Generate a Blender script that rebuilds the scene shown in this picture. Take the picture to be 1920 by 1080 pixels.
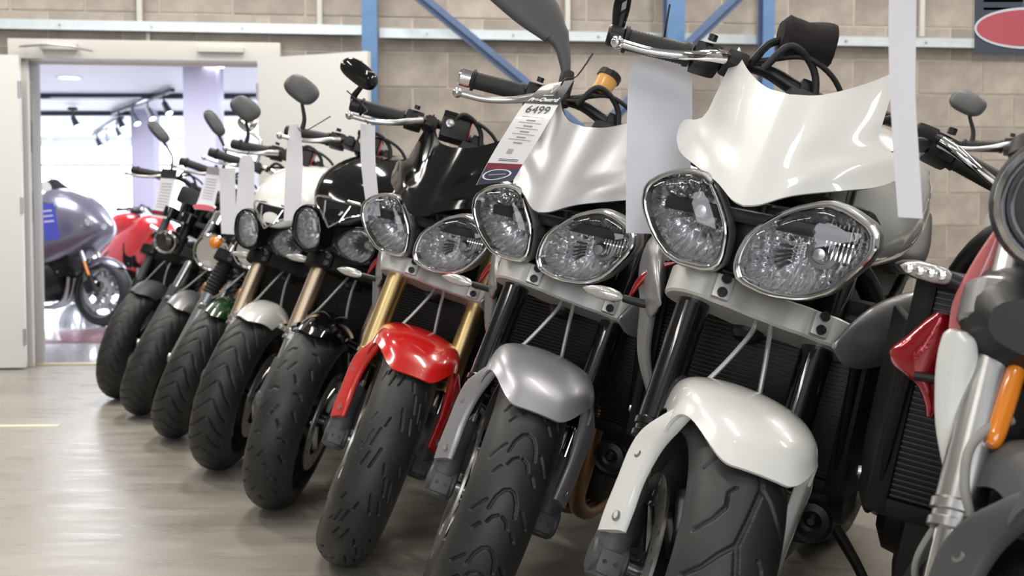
import bpy, bmesh, math, random
import numpy as np
from mathutils import Matrix, Vector
for o in list(bpy.data.objects): bpy.data.objects.remove(o)
random.seed(7)
SC = bpy.context.scene
COL = SC.collection
D = math.pi/180

# ------------------------------------------------------------------ camera, light, exposure
FPX, CAM_H, PITCH = 2100.0, 0.832, 2.8*D
cam_d = bpy.data.cameras.new('camera'); cam = bpy.data.objects.new('camera', cam_d); COL.objects.link(cam)
cam.location = (0, 0, CAM_H); cam.rotation_euler = (math.pi/2-PITCH, 0, 0)
cam_d.sensor_width = 36; cam_d.lens = FPX/1920*36; cam_d.clip_start = .05; cam_d.clip_end = 100
cam_d.dof.use_dof = True; cam_d.dof.focus_distance = 2.0; cam_d.dof.aperture_fstop = 6.3
SC.camera = cam
SC.view_settings.view_transform = 'Standard'; SC.view_settings.look = 'None'
SC.view_settings.exposure = 0.20; SC.view_settings.gamma = 1.0; SC.view_settings.use_curve_mapping = False
W = bpy.data.worlds.new('world'); SC.world = W; W.use_nodes = True
W.node_tree.nodes['Background'].inputs[0].default_value = (.80, .88, 1.0, 1)
W.node_tree.nodes['Background'].inputs[1].default_value = 1.0

def area(name, loc, size, power, rot=(0, 0, 0), color=(1, 1, 1)):
    l = bpy.data.lights.new(name, 'AREA'); l.shape = 'RECTANGLE'; l.size, l.size_y = size
    l.energy = power; l.color = color
    o = bpy.data.objects.new(name, l); o.location = loc; o.rotation_euler = rot; COL.objects.link(o); return o
# warehouse strip lights under the roof (rows running across the room) and the showroom's panels
WARM = (1, .95, .88)
for (x, y) in [(-3.4, -.6), (-.8, -.6), (1.8, -.6), (4.4, -.6), (-3.4, 2.4), (-.8, 2.4), (1.8, 2.4), (4.4, 2.4), (-3.4, 5.2), (-.8, 5.2), (1.8, 5.2), (4.4, 5.2)]:
    area('strip_light', (x, y, 4.3), (.22, 1.9), (24 if y < 2 else 36 if y < 4 else 80), (0, 0, .5), WARM)
# the big roller-door opening and glazing behind the photographer
area('front_glazing_light', (-1.5, -5.6, 2.3), (6.0, 3.0), 200, (90*D, 0, 0), (.97, .98, 1))
for (x, y) in [(-4.0, 9.2), (-2.0, 9.2), (-4.6, 12.5), (-2.4, 12.5), (-5.5, 15.5)]:
    area('showroom_panel_light', (x, y, 2.33), (1.0, 1.0), 42, (0, 0, 0), (.93, .95, 1))

# ------------------------------------------------------------------ materials
def newmat(name):
    m = bpy.data.materials.new(name); m.use_nodes = True; n = m.node_tree
    return m, n.nodes, n.links, n.nodes['Principled BSDF']
MATS = {}
def mat(name, col, rough=.5, metal=0, coat=0, bump=None, var=0, spec=.5, sheen=0):
    if name in MATS: return MATS[name]
    m, N, L, b = newmat(name)
    b.inputs['Base Color'].default_value = (*col, 1); b.inputs['Roughness'].default_value = rough
    b.inputs['Metallic'].default_value = metal; b.inputs['Coat Weight'].default_value = coat
    b.inputs['Coat Roughness'].default_value = .03; b.inputs['Specular IOR Level'].default_value = spec
    if var:
        t = N.new('ShaderNodeTexCoord'); nz = N.new('ShaderNodeTexNoise'); nz.inputs['Scale'].default_value = 14; nz.inputs['Detail'].default_value = 6
        L.new(t.outputs['Object'], nz.inputs['Vector'])
        r = N.new('ShaderNodeMix'); r.data_type = 'RGBA'; r.inputs['A'].default_value = (*[c*(1-var) for c in col], 1); r.inputs['B'].default_value = (*[min(1, c*(1+var)) for c in col], 1)
        L.new(nz.outputs['Fac'], r.inputs['Factor']); L.new(r.outputs['Result'], b.inputs['Base Color'])
    if bump:
        t = N.new('ShaderNodeTexCoord'); nz = N.new('ShaderNodeTexNoise'); nz.inputs['Scale'].default_value = bump[0]; nz.inputs['Detail'].default_value = 4
        L.new(t.outputs['Object'], nz.inputs['Vector']); bp = N.new('ShaderNodeBump'); bp.inputs['Strength'].default_value = bump[1]; bp.inputs['Distance'].default_value = .002
        L.new(nz.outputs['Fac'], bp.inputs['Height']); L.new(bp.outputs['Normal'], b.inputs['Normal'])
    MATS[name] = m; return m
WHITE = mat('white_gloss_paint', (.74, .74, .71), .25, 0, .9)
SILVER = mat('silver_satin_paint', (.48, .48, .50), .33, .75, .15)
FSILVER = mat('silver_grey_paint', (.36, .36, .385), .36, .55, .2)
BLACKP = mat('black_gloss_paint', (.004, .004, .005), .10, 0, .5, None, 0, .3)
RED = mat('red_gloss_paint', (.62, .012, .010), .22, 0, 1)
GREEN = mat('dark_green_paint', (.012, .05, .014), .2, 0, 1)
CANDY = mat('candy_red_plastic', (.33, .004, .012), .12, .35, 1, (60, .5))
GOLD = mat('gold_anodised_metal', (.74, .56, .27), .3, 1)
BRONZE = mat('champagne_anodised_metal', (.62, .50, .37), .34, 1)
ALU = mat('cast_aluminium', (.56, .55, .52), .42, .55, 0, (500, .12))
CHROME = mat('polished_chrome', (.82, .82, .83), .08, 1)
STEEL = mat('brushed_steel', (.5, .5, .5), .28, 1)
FORKB = mat('black_anodised_tube', (.007, .007, .009), .14, .3, .8)
PLAS = mat('black_satin_plastic', (.009, .009, .010), .40, 0, 0, (300, .1), 0, .4)
DGREY = mat('dark_grey_plastic', (.06, .062, .066), .5, 0, 0, (400, .15))
GRAPH = mat('graphite_satin_paint', (.27, .27, .275), .34, .6, .1)
RUB = mat('grip_rubber', (.014, .014, .014), .6)
ENG = mat('black_engine_casting', (.006, .006, .006), .45, .2, 0, (120, .2))
PIPE = mat('heat_browned_steel', (.30, .17, .09), .35, .9, 0, None, .5)
HOSE = mat('braided_brake_line', (.34, .34, .33), .4, .5)
CLOTH = mat('black_towelling', (.016, .013, .013), .95, 0, 0, (260, 1.0))
DISC = mat('drilled_steel_disc', (.45, .43, .40), .3, 1)
AMBER = mat('amber_lens', (.75, .22, .01), .15, 0, .8)
ORANGE = mat('orange_lens', (.9, .25, .01), .15, 0, .6)
FLUID = mat('amber_fluid_reservoir', (.75, .38, .10), .3, 0, .3)
SPAN = mat('matt_black_panel', (.005, .005, .005), .55, 0, 0, (300, .1), 0, .2)
SEATM = mat('black_vinyl', (.02, .02, .02), .55, 0, 0, (200, .2))
RADM = mat('radiator_core', (.008, .008, .009), .45, .3)
PAPER = mat('white_laminated_card', (.80, .80, .86), .22, 0, .4)
PAPER2 = mat('clean_white_card', (.8, .8, .8), .25, 0, .4)
INK = mat('tag_black_print', (.02, .02, .025), .3, 0, .3)
NAVY = mat('tag_navy_print', (.035, .04, .085), .3, 0, .3)
MAROON = mat('tag_maroon_print', (.20, .02, .04), .3, 0, .3)
PINK = mat('tag_red_print', (.62, .13, .16), .3, 0, .3)
BLUETAG = mat('blue_card', (.08, .10, .55), .35)
BLUE = mat('blue_steel_paint', (.10, .21, .40), .45, 0, 0, None, .15)
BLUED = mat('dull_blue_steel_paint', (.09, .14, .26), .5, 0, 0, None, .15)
GALV = mat('galvanised_steel', (.60, .66, .70), .35, .4, 0, None, .12)
DOORW = mat('white_door_paint', (.66, .66, .645), .4, 0, 0, (3, .1))
TRIMW = mat('cream_frame_paint', (.60, .59, .56), .5)
SHOWW = mat('showroom_white_plaster', (.85, .86, .9), .6)
LAV = mat('lavender_column_paint', (.58, .56, .72), .5)
BEAM = mat('dark_steel_beam', (.03, .04, .055), .5)
STRIPE = mat('pale_yellow_floor_paint', (.72, .68, .46), .5)
TOURG = mat('grey_violet_metallic', (.17, .16, .20), .28, .5, .7)
LENS = None
def glassmat(name, tint, mixf=.12, rough=.02):
    m = bpy.data.materials.new(name); m.use_nodes = True; N = m.node_tree.nodes; L = m.node_tree.links
    N.remove(N['Principled BSDF']); out = N['Material Output']
    tr = N.new('ShaderNodeBsdfTransparent'); tr.inputs[0].default_value = (*tint, 1)
    gl = N.new('ShaderNodeBsdfGlossy'); gl.inputs['Roughness'].default_value = rough
    lw = N.new('ShaderNodeFresnel'); lw.inputs['IOR'].default_value = 1.5
    ad = N.new('ShaderNodeMath'); ad.operation = 'ADD'; ad.inputs[1].default_value = mixf; L.new(lw.outputs[0], ad.inputs[0])
    mx = N.new('ShaderNodeMixShader'); L.new(ad.outputs[0], mx.inputs[0]); L.new(tr.outputs[0], mx.inputs[1]); L.new(gl.outputs[0], mx.inputs[2])
    L.new(mx.outputs[0], out.inputs['Surface']); return m
LENS = glassmat('clear_lens_glass', (.96, .96, .97), .02)
CLEARP = glassmat('clear_card_laminate', (.93, .93, .95), .06, .1)
SCREEN = glassmat('smoked_windscreen', (.45, .43, .52), .08)
def reflmat():
    m, N, L, b = newmat('faceted_reflector'); b.inputs['Metallic'].default_value = .72; b.inputs['Roughness'].default_value = .09
    b.inputs['Base Color'].default_value = (.97, .975, .98, 1)
    t = N.new('ShaderNodeTexCoord'); mp = N.new('ShaderNodeMapping'); mp.inputs['Scale'].default_value = (1, 1, .45); L.new(t.outputs['Object'], mp.inputs['Vector'])
    v = N.new('ShaderNodeTexVoronoi'); v.inputs['Scale'].default_value = 34; L.new(mp.outputs[0], v.inputs['Vector'])
    w = N.new('ShaderNodeTexWave'); w.inputs['Scale'].default_value = 26; w.bands_direction = 'Y'; w.inputs['Distortion'].default_value = 2; L.new(t.outputs['Object'], w.inputs['Vector'])
    ad = N.new('ShaderNodeMath'); ad.operation = 'ADD'; L.new(v.outputs['Distance'], ad.inputs[0]); L.new(w.outputs['Fac'], ad.inputs[1])
    bp = N.new('ShaderNodeBump'); bp.inputs['Strength'].default_value = .9; bp.inputs['Distance'].default_value = .005; L.new(ad.outputs[0], bp.inputs['Height']); L.new(bp.outputs[0], b.inputs['Normal'])
    return m
REFL = reflmat()
def rubbermat():
    m, N, L, b = newmat('tyre_rubber'); b.inputs['Roughness'].default_value = .5
    t = N.new('ShaderNodeTexCoord'); nz = N.new('ShaderNodeTexNoise'); nz.inputs['Scale'].default_value = 9; nz.inputs['Detail'].default_value = 8; L.new(t.outputs['Object'], nz.inputs['Vector'])
    r = N.new('ShaderNodeValToRGB'); r.color_ramp.elements[0].color = (.012, .012, .013, 1); r.color_ramp.elements[1].color = (.030, .0295, .029, 1)
    r.color_ramp.elements[0].position = .35; r.color_ramp.elements[1].position = .7
    L.new(nz.outputs['Fac'], r.inputs[0]); L.new(r.outputs[0], b.inputs['Base Color'])
    n2 = N.new('ShaderNodeTexNoise'); n2.inputs['Scale'].default_value = 700; L.new(t.outputs['Object'], n2.inputs['Vector'])
    bp = N.new('ShaderNodeBump'); bp.inputs['Strength'].default_value = .25; bp.inputs['Distance'].default_value = .001; L.new(n2.outputs['Fac'], bp.inputs['Height']); L.new(bp.outputs[0], b.inputs['Normal'])
    return m
TYRE = rubbermat()
def blockmat():
    m, N, L, b = newmat('concrete_block'); b.inputs['Roughness'].default_value = .9
    oi = N.new('ShaderNodeObjectInfo'); t = N.new('ShaderNodeTexCoord')
    r = N.new('ShaderNodeValToRGB'); e = r.color_ramp.elements
    e[0].color = (.30, .265, .235, 1); e[1].color = (.385, .345, .305, 1); k = e.new(.5); k.color = (.34, .30, .265, 1)
    L.new(oi.outputs['Random'], r.inputs[0])
    nz = N.new('ShaderNodeTexNoise'); nz.inputs['Scale'].default_value = 5; nz.inputs['Detail'].default_value = 8; L.new(t.outputs['Object'], nz.inputs['Vector'])
    mx = N.new('ShaderNodeMix'); mx.data_type = 'RGBA'; mx.blend_type = 'OVERLAY'; mx.inputs['Factor'].default_value = .7
    L.new(r.outputs[0], mx.inputs['A']); L.new(nz.outputs['Fac'], mx.inputs['B']); L.new(mx.outputs['Result'], b.inputs['Base Color'])
    n2 = N.new('ShaderNodeTexNoise'); n2.inputs['Scale'].default_value = 90; L.new(t.outputs['Object'], n2.inputs['Vector'])
    bp = N.new('ShaderNodeBump'); bp.inputs['Strength'].default_value = .5; bp.inputs['Distance'].default_value = .004; L.new(n2.outputs['Fac'], bp.inputs['Height']); L.new(bp.outputs[0], b.inputs['Normal'])
    return m
BLOCK = blockmat()
MORTAR = mat('pale_mortar', (.60, .545, .48), .95, 0, 0, (60, .5), .1)
def floormat():
    m, N, L, b = newmat('polished_concrete_floor')
    t = N.new('ShaderNodeTexCoord')
    n1 = N.new('ShaderNodeTexNoise'); n1.inputs['Scale'].default_value = 1.3; n1.inputs['Detail'].default_value = 9; n1.inputs['Roughness'].default_value = .6; L.new(t.outputs['Object'], n1.inputs['Vector'])
    mp = N.new('ShaderNodeMapping'); mp.inputs['Scale'].default_value = (1.2, 7, 1); mp.inputs['Rotation'].default_value = (0, 0, .12); L.new(t.outputs['Object'], mp.inputs['Vector'])
    n2 = N.new('ShaderNodeTexNoise'); n2.inputs['Scale'].default_value = 2.0; n2.inputs['Detail'].default_value = 10; n2.inputs['Roughness'].default_value = .65; L.new(mp.outputs[0], n2.inputs['Vector'])
    ad = N.new('ShaderNodeMix'); ad.data_type = 'FLOAT'; ad.inputs['Factor'].default_value = .32; L.new(n1.outputs['Fac'], ad.inputs['A']); L.new(n2.outputs['Fac'], ad.inputs['B'])
    r = N.new('ShaderNodeValToRGB'); e = r.color_ramp.elements; e[0].position = .36; e[0].color = (.235, .215, .18, 1); e[1].position = .64; e[1].color = (.37, .35, .31, 1)
    L.new(ad.outputs['Result'], r.inputs[0]); L.new(r.outputs[0], b.inputs['Base Color'])
    rr = N.new('ShaderNodeMapRange'); rr.inputs['From Min'].default_value = .35; rr.inputs['From Max'].default_value = .65; rr.inputs['To Min'].default_value = .24; rr.inputs['To Max'].default_value = .40
    L.new(n2.outputs['Fac'], rr.inputs['Value']); L.new(rr.outputs[0], b.inputs['Roughness'])
    bp = N.new('ShaderNodeBump'); bp.inputs['Strength'].default_value = .12; bp.inputs['Distance'].default_value = .01; L.new(n2.outputs['Fac'], bp.inputs['Height']); L.new(bp.outputs[0], b.inputs['Normal'])
    return m
FLOORM = floormat()
SHOWFLOOR = mat('showroom_glazed_tile', (.55, .55, .6), .12, 0, .3)
MAUVE = mat('mauve_carpet_tile', (.22, .10, .12), .3, 0, .2)
def emis(name, col, s):
    m, N, L, b = newmat(name); b.inputs['Base Color'].default_value = (*col, 1); b.inputs['Emission Color'].default_value = (*col, 1); b.inputs['Emission Strength'].default_value = s; return m
DAY = emis('daylit_window_glass', (.90, .95, 1), 4.0)
LAMP = emis('downlight_glow', (1, 1, 1), 6)

# ------------------------------------------------------------------ mesh helpers
class G:
    def __init__(s): s.v = []; s.f = []
    def add(s, V, F):
        k = len(s.v); s.v += [tuple(map(float, p)) for p in V]; s.f += [tuple(k+i for i in f) for f in F]; return s
    def xf(s, fn): s.v = [tuple(fn(*p)) for p in s.v]; return s
def nrm(v): v = np.array(v, float); return v/(np.linalg.norm(v)+1e-12)
def loft(g, rings, cap=True, closed=True):
    n = len(rings[0]); V = [p for r in rings for p in r]; F = []
    for i in range(len(rings)-1):
        for j in range(n if closed else n-1):
            k = (j+1) % n; F.append((i*n+j, i*n+k, (i+1)*n+k, (i+1)*n+j))
    if cap:
        for i, fl in ((0, True), (len(rings)-1, False)):
            c = len(V); V.append(tuple(np.mean(np.array(rings[i]), 0)))
            for j in range(n):
                k = (j+1) % n; F.append((i*n+k, i*n+j, c) if fl else (i*n+j, i*n+k, c))
    return g.add(V, F)
def cr(P, k):
    """Catmull-Rom resample, k steps per span"""
    P = np.array(P, float); Q = np.vstack([2*P[0]-P[1], P, 2*P[-1]-P[-2]]); out = []
    for i in range(len(P)-1):
        a, b, c, d = Q[i:i+4]
        for j in range(k):
            t = j/k; out.append(.5*(2*b+(c-a)*t+(2*a-5*b+4*c-d)*t*t+(3*b-a-3*c+d)*t**3))
    out.append(P[-1]); return np.array(out)
def tube(g, pts, r, n=12, smooth=6, cap=True, flat=1.0):
    pts = np.array(pts, float); rr = np.array(r if hasattr(r, '__len__') else [r]*len(pts), float)
    if smooth > 1 and len(pts) > 2:
        q = cr(np.hstack([pts, rr[:, None]]), smooth); pts, rr = q[:, :3], q[:, 3]
    T = nrm(pts[1]-pts[0]); up = np.array([0, 0, 1.]) if abs(T[2]) < .9 else np.array([1., 0, 0]); U = nrm(np.cross(up, T)); rings = []
    for i in range(len(pts)):
        t = nrm(pts[min(i+1, len(pts)-1)]-pts[max(i-1, 0)]); U = nrm(U-t*np.dot(U, t)); Vv = np.cross(t, U)
        rings.append([pts[i]+rr[i]*(math.cos(a)*U+flat*math.sin(a)*Vv) for a in np.linspace(0, 2*math.pi, n, endpoint=False)])
    return loft(g, rings, cap)
def lathe(g, prof, p0, axis, n=24, cap=True, ref=None):
    """prof: (distance along axis, radius)"""
    a = nrm(axis); u = nrm(np.cross(a, [0, 0, 1] if abs(a[2]) < .9 else [1, 0, 0])); w = np.cross(a, u); p0 = np.array(p0, float)
    return loft(g, [[p0+a*h+r*(math.cos(t)*u+math.sin(t)*w) for t in np.linspace(0, 2*math.pi, n, endpoint=False)] for h, r in prof], cap)
def rbox(g, c, s, b=.004, R=None):
    bm = bmesh.new(); bmesh.ops.create_cube(bm, size=1); bmesh.ops.scale(bm, vec=s, verts=bm.verts)
    b = min(b, min(s)*.45)
    if b > 0: bmesh.ops.bevel(bm, geom=bm.edges[:], offset=b, segments=2, affect='EDGES', profile=.7)
    V = [np.array(v.co) for v in bm.verts]; F = [tuple(v.index for v in f.verts) for f in bm.faces]; bm.free()
    if R is not None: V = [R@v for v in V]
    return g.add([v+np.array(c) for v in V], F)
def rotm(axis, t):
    a = nrm(axis); K = np.array([[0, -a[2], a[1]], [a[2], 0, -a[0]], [-a[1], a[0], 0]]); return np.eye(3)+math.sin(t)*K+(1-math.cos(t))*K@K
def chaikin(P, k=2, closed=True):
    P = [np.array(p, float) for p in P]
    for _ in range(k):
        Q = []
        n = len(P)
        for i in range(n if closed else n-1):
            a, b = P[i], P[(i+1) % n]; Q += [.8*a+.2*b, .2*a+.8*b]
        P = Q
    return np.array(P)
def prism(g, poly, fn, t0, t1, b=.003):
    """poly of 2D points, fn(u,v,t)->3D; edge chamfered by b"""
    P = np.array(poly, float); c = P.mean(0); n = len(P)
    N = []
    for i in range(n):
        e = P[(i+1) % n]-P[i-1]; N.append(nrm([e[1], -e[0]]))
    N = np.array(N); ar = np.sum(P[:, 0]*np.roll(P[:, 1], -1)-np.roll(P[:, 0], -1)*P[:, 1])
    if ar < 0: N = -N
    Q = P-N*b; s = 1 if t1 > t0 else -1
    rings = [[fn(*p, t) for p in q] for q, t in ((Q, t0), (P, t0+s*b), (P, t1-s*b), (Q, t1))]
    return loft(g, rings, False).add([fn(*p, t0) for p in Q], [tuple(range(n))[::-1]]).add([fn(*p, t1) for p in Q], [tuple(range(n))])
def sheet(g, P, th):
    """grid P[i][j] of 3D points thickened by th along its normals"""
    P = np.array(P, float); a, b = P.shape[:2]
    du = np.gradient(P, axis=0); dv = np.gradient(P, axis=1); N = np.cross(du, dv); N /= np.linalg.norm(N, axis=2)[:, :, None]+1e-12
    V = np.concatenate([(P).reshape(-1, 3), (P-N*th).reshape(-1, 3)]); o = a*b; F = []
    for i in range(a-1):
        for j in range(b-1):
            q = (i*b+j, i*b+j+1, (i+1)*b+j+1, (i+1)*b+j); F.append(q[::-1]); F.append(tuple(o+k for k in q))
    bd = [i*b for i in range(a)]+[(a-1)*b+j for j in range(1, b)]+[i*b+b-1 for i in range(a-2, -1, -1)]+[j for j in range(b-2, 0, -1)]
    for i in range(len(bd)):
        p, q = bd[i], bd[(i+1) % len(bd)]; F.append((p, q, o+q, o+p))
    return g.add(V, F)
def up2(P, k):
    P = np.array(P, float); P = cr(P.reshape(len(P), -1), k).reshape(-1, P.shape[1], 3)
    Q = np.transpose(P, (1, 0, 2)); Q = cr(Q.reshape(len(Q), -1), k).reshape(-1, Q.shape[1], 3); return np.transpose(Q, (1, 0, 2))
def superloft(g, secs, n=28, k=5, cap=True):
    """body sections along x: (x, half width, z bottom, z top, y offset, power)"""
    S = cr([list(s)+[0]*(5-len(s))+([2.4] if len(s) < 6 else []) if len(s) < 6 else list(s) for s in secs], k); rings = []
    for x, w, z0, z1, yo, pw in S:
        r = []
        for t in np.linspace(0, 2*math.pi, n, endpoint=False):
            c, s = math.cos(t), math.sin(t); e = 2/max(1.5, pw)
            r.append((x, yo+max(w, .002)*math.copysign(abs(c)**e, c), (z0+z1)/2+max((z1-z0)/2, .002)*math.copysign(abs(s)**e, s)))
        rings.append(r)
    return loft(g, rings, cap)
def tomesh(g, m, smooth=True, ang=38):
    me = bpy.data.meshes.new('mesh'); me.from_pydata(g.v, [], g.f); me.materials.append(m)
    bm = bmesh.new(); bm.from_mesh(me); bmesh.ops.recalc_face_normals(bm, faces=bm.faces); bm.to_mesh(me); bm.free()
    if smooth:
        me.shade_smooth(); me.set_sharp_from_angle(angle=ang*D)
    return me
CACHE = {}
def put(name, src, m, parent=None, mtx=None, key=None, label=None, **kw):
    """src: G or function returning a G; one object, mesh shared under key"""
    kk = (key, m.name) if key else None
    if kk and kk in CACHE: me = CACHE[kk]
    else:
        me = tomesh(src() if callable(src) else src, m, **kw)
        if kk: CACHE[kk] = me
    o = bpy.data.objects.new(name, me); COL.objects.link(o)
    if parent: o.parent = parent
    if mtx is not None: o.matrix_local = mtx
    if label: o['label'] = label
    return o
def thing(o, label, cat, group=None):
    o['label'] = label; o['category'] = cat
    if group: o['group'] = group
    return o
def empty(name, loc=(0, 0, 0), mtx=None):
    o = bpy.data.objects.new(name, None); COL.objects.link(o); o.empty_display_size = .1
    if mtx is not None: o.matrix_world = mtx
    else: o.location = loc
    return o
def pair(name, fn, m, root, mtx=None, key=None, **kw):
    for s in (-1, 1): put(name, lambda s=s: fn(G(), s), m, root, mtx, key=(key, s), **kw)
def struct(o): o['kind'] = 'structure'; return o
def at(px, py, Y):
    """point at depth Y whose line of sight is pixel px,py of the photograph"""
    c, s = math.cos(PITCH), math.sin(PITCH); a, b = (px-960)/FPX, (540-py)/FPX
    v = np.array([a, c+b*s, -s+b*c]); return np.array([0, 0, CAM_H])+v*(Y/v[1])
def text_mesh(body, size, m, align='CENTER', shear=0, ext=.0004, bold=0):
    cu = bpy.data.curves.new('t', 'FONT'); cu.body = body; cu.size = size; cu.align_x = align; cu.shear = shear; cu.extrude = ext; cu.offset = bold
    o = bpy.data.objects.new('t', cu); COL.objects.link(o); dg = bpy.context.evaluated_depsgraph_get(); me = bpy.data.meshes.new_from_object(o.evaluated_get(dg))
    bpy.data.objects.remove(o); me.materials.clear(); me.materials.append(m); return me

# ------------------------------------------------------------------ room
WALLK = .10
def wy(x): return 7.0+WALLK*(x+3)
wang = math.atan(WALLK)
# wall frame: u along the wall (from world x=0), v up, t towards the camera
WO = np.array([0, wy(0), 0]); WU = np.array([math.cos(wang), math.sin(wang), 0]); WT = np.array([math.sin(wang), -math.cos(wang), 0])
def wp(u, z, t): return WO+WU*u+np.array([0, 0, z])+WT*t
def wbox(g, u0, u1, z0, z1, t0, t1, b=0):
    rbox(g, wp((u0+u1)/2, (z0+z1)/2, (t0+t1)/2), (u1-u0, abs(t1-t0), z1-z0), b, rotm([0, 0, 1], wang)); return g
def uof(px, Y):   # wall coordinate of a pixel column on the wall
    X = (px-960)/FPX*Y; return X/math.cos(wang)
OU0, OU1, OZ = -3.005, -1.565, 1.907     # door opening
g = G()
for a in ((-6.5, OU0, 0, 4.9), (OU1, 5.5, 0, 4.9), (OU0, OU1, OZ, 4.9)): wbox(g, *a, 0, -.20)
wall = struct(put('wall_back', g, MORTAR, smooth=False))
CH, BL = .221, .45; zj = 1.772
far = G(); blk = {}
count = 0
for r in range(-8, 14):
    z0 = zj+r*CH; z1 = z0+CH-.011
    if z1 < .05: continue
    z0 = max(z0, .0)
    off = (r % 2)*BL/2
    k = -14
    while True:
        u0 = k*BL+off+.04; u1 = u0+BL-.011; k += 1
        if u0 > 5.3: break
        if u1 < -6.3: continue
        segs = [(u0, u1)]
        if z0 < OZ and z1 > .0:
            segs = [(a, b) for a, b in ((u0, min(u1, OU0)), (max(u0, OU1), u1)) if b-a > .03]
            if z0 < OZ < z1 and u0 < OU1 and u1 > OU0: segs.append((max(u0, OU0), min(u1, OU1)))
        for a, b in segs:
            zz0 = OZ if (z0 < OZ and a >= OU0-.001 and b <= OU1+.001) else z0
            if z1-zz0 < .02: continue
            near = (-3.9 < a < 3.9 and z1 < 3.0 and z1 > .7)
            if near and count < 290:
                key = (round(b-a, 3), round(z1-zz0, 3))
                if key not in blk:
                    gg = G(); rbox(gg, (0, 0, 0), (b-a, .03, z1-zz0), 0); blk[key] = tomesh(gg, BLOCK, smooth=False)
                o = bpy.data.objects.new('block', blk[key]); COL.objects.link(o); o.parent = wall
                o.location = wp((a+b)/2, (zz0+z1)/2, .002-.010+random.uniform(-.002, .002)); o.rotation_euler = (0, 0, wang); count += 1
            else: wbox(far, a, b, zz0, z1, -.01, .007)
fo = put('distant_blockwork', far, BLOCK, wall, smooth=False); fo['kind'] = 'stuff'
def plane(name, x0, x1, y0, y1, z, m, th=.02):
    g = G(); rbox(g, ((x0+x1)/2, (y0+y1)/2, z-th/2), (x1-x0, y1-y0, th), 0); return put(name, g, m, smooth=False)
fl = G(); X0, X1, Y0 = -6.5, 5.5, -6
fl.add([(X0, Y0, 0), (X1, Y0, 0), (X1, wy(X1)+.1, 0), (X0, wy(X0)+.1, 0), (X0, Y0, -.05), (X1, Y0, -.05), (X1, wy(X1)+.1, -.05), (X0, wy(X0)+.1, -.05)],
       [(0, 1, 2, 3), (7, 6, 5, 4), (0, 4, 5, 1), (1, 5, 6, 2), (2, 6, 7, 3), (3, 7, 4, 0)])
struct(put('floor', fl, FLOORM, smooth=False))
WALLP = mat('painted_side_wall', (.34, .33, .31), .8)
for nm, c, s in (('wall_left', (-6.5, .3, 2.45), (.1, 12.8, 4.9)), ('wall_right', (5.5, .9, 2.45), (.1, 13.9, 4.9)), ):
    g = G(); rbox(g, c, s, 0); struct(put(nm, g, WALLP, smooth=False))
# front wall with the wide daylight opening
g = G()
for c, s in (((-5.75, -6, 2.45), (1.6, .1, 4.9)), ((3.75, -6, 2.45), (3.6, .1, 4.9)), ((-1.5, -6, 4.4), (7, .1, 1.0)), ((-1.5, -6, .3), (7, .1, .6))): rbox(g, c, s, 0)
struct(put('wall_front', g, WALLP, smooth=False))
g = G(); rbox(g, (-.5, .8, 4.95), (12.2, 14.2, .1), 0); struct(put('ceiling', g, mat('white_roof_sheet', (.5, .5, .5), .7), smooth=False))

# door frame, threshold and leaves
g = G(); wbox(g, OU0-.1, OU1+.1, OZ-.005, OZ+.115, 0, .09, .006); wbox(g, OU0-.06, OU0, 0, OZ, -.2, .05, .004); wbox(g, OU1, OU1+.06, 0, OZ, -.2, .05, .004)
tr = struct(put('trim_1', g, TRIMW))
g = G(); wbox(g, OU0+.1, OU0+.32, OZ+.045, OZ+.085, .09, .13, .006); wbox(g, OU1-.4, OU1-.12, OZ+.045, OZ+.08, .09, .12, .006)
put('door_closer', g, TRIMW, tr)
g = G(); tube(g, [wp(OU0-.02, OZ+.06, .12), wp(OU0+.22, OZ+.07, .16), wp(OU0+.42, OZ+.035, .15)], .007, 8, 3); put('closer_arm', g, STEEL, tr)
g = G(); wbox(g, OU0, OU1, -.01, .012, -.06, .01, .003); struct(put('trim_2', g, mat('threshold_brass', (.55, .45, .28), .35, .6)))
def leaf(name, a, b, zt, side):
    a, b = np.array(a), np.array(b); w = np.linalg.norm(b-a); ang = math.atan2(b[1]-a[1], b[0]-a[0])
    e = empty(name, (a[0], a[1], 0)); e.rotation_euler = (0, 0, ang); struct(e)
    g = G(); rbox(g, (w/2, 0, zt/2+.006), (w, .045, zt-.012), .003); put('leaf_panel', g, DOORW, e)
    s = 1 if side > 0 else -1
    g = G(); rbox(g, (w-.045, -s*.026, zt-.1), (.02, .008, .09), .002); put('flush_bolt', g, BEAM, e)
    g = G(); tube(g, [(w-.07, -s*.02, 1.0), (w-.07, -s*.06, 1.0), (w-.17, -s*.06, 1.0)], .008, 8, 3); lathe(g, [(0, .025), (.008, .025)], (w-.07, -s*.02, 1.0), (0, -s, 0), 16); put('door_handle', g, STEEL, e)
    for z in (.2, 1.0, 1.7):
        g = G(); lathe(g, [(-.05, .01), (.05, .01)], (.0, -s*.02, z), (0, 0, 1), 10); put('hinge', g, STEEL, e)
leaf('door_1', (-2.975, 6.83), (-3.80, 6.72), 1.905, -1)
leaf('door_2', (-1.555, 6.95), (-.845, 6.68), 1.905, 1)

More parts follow.
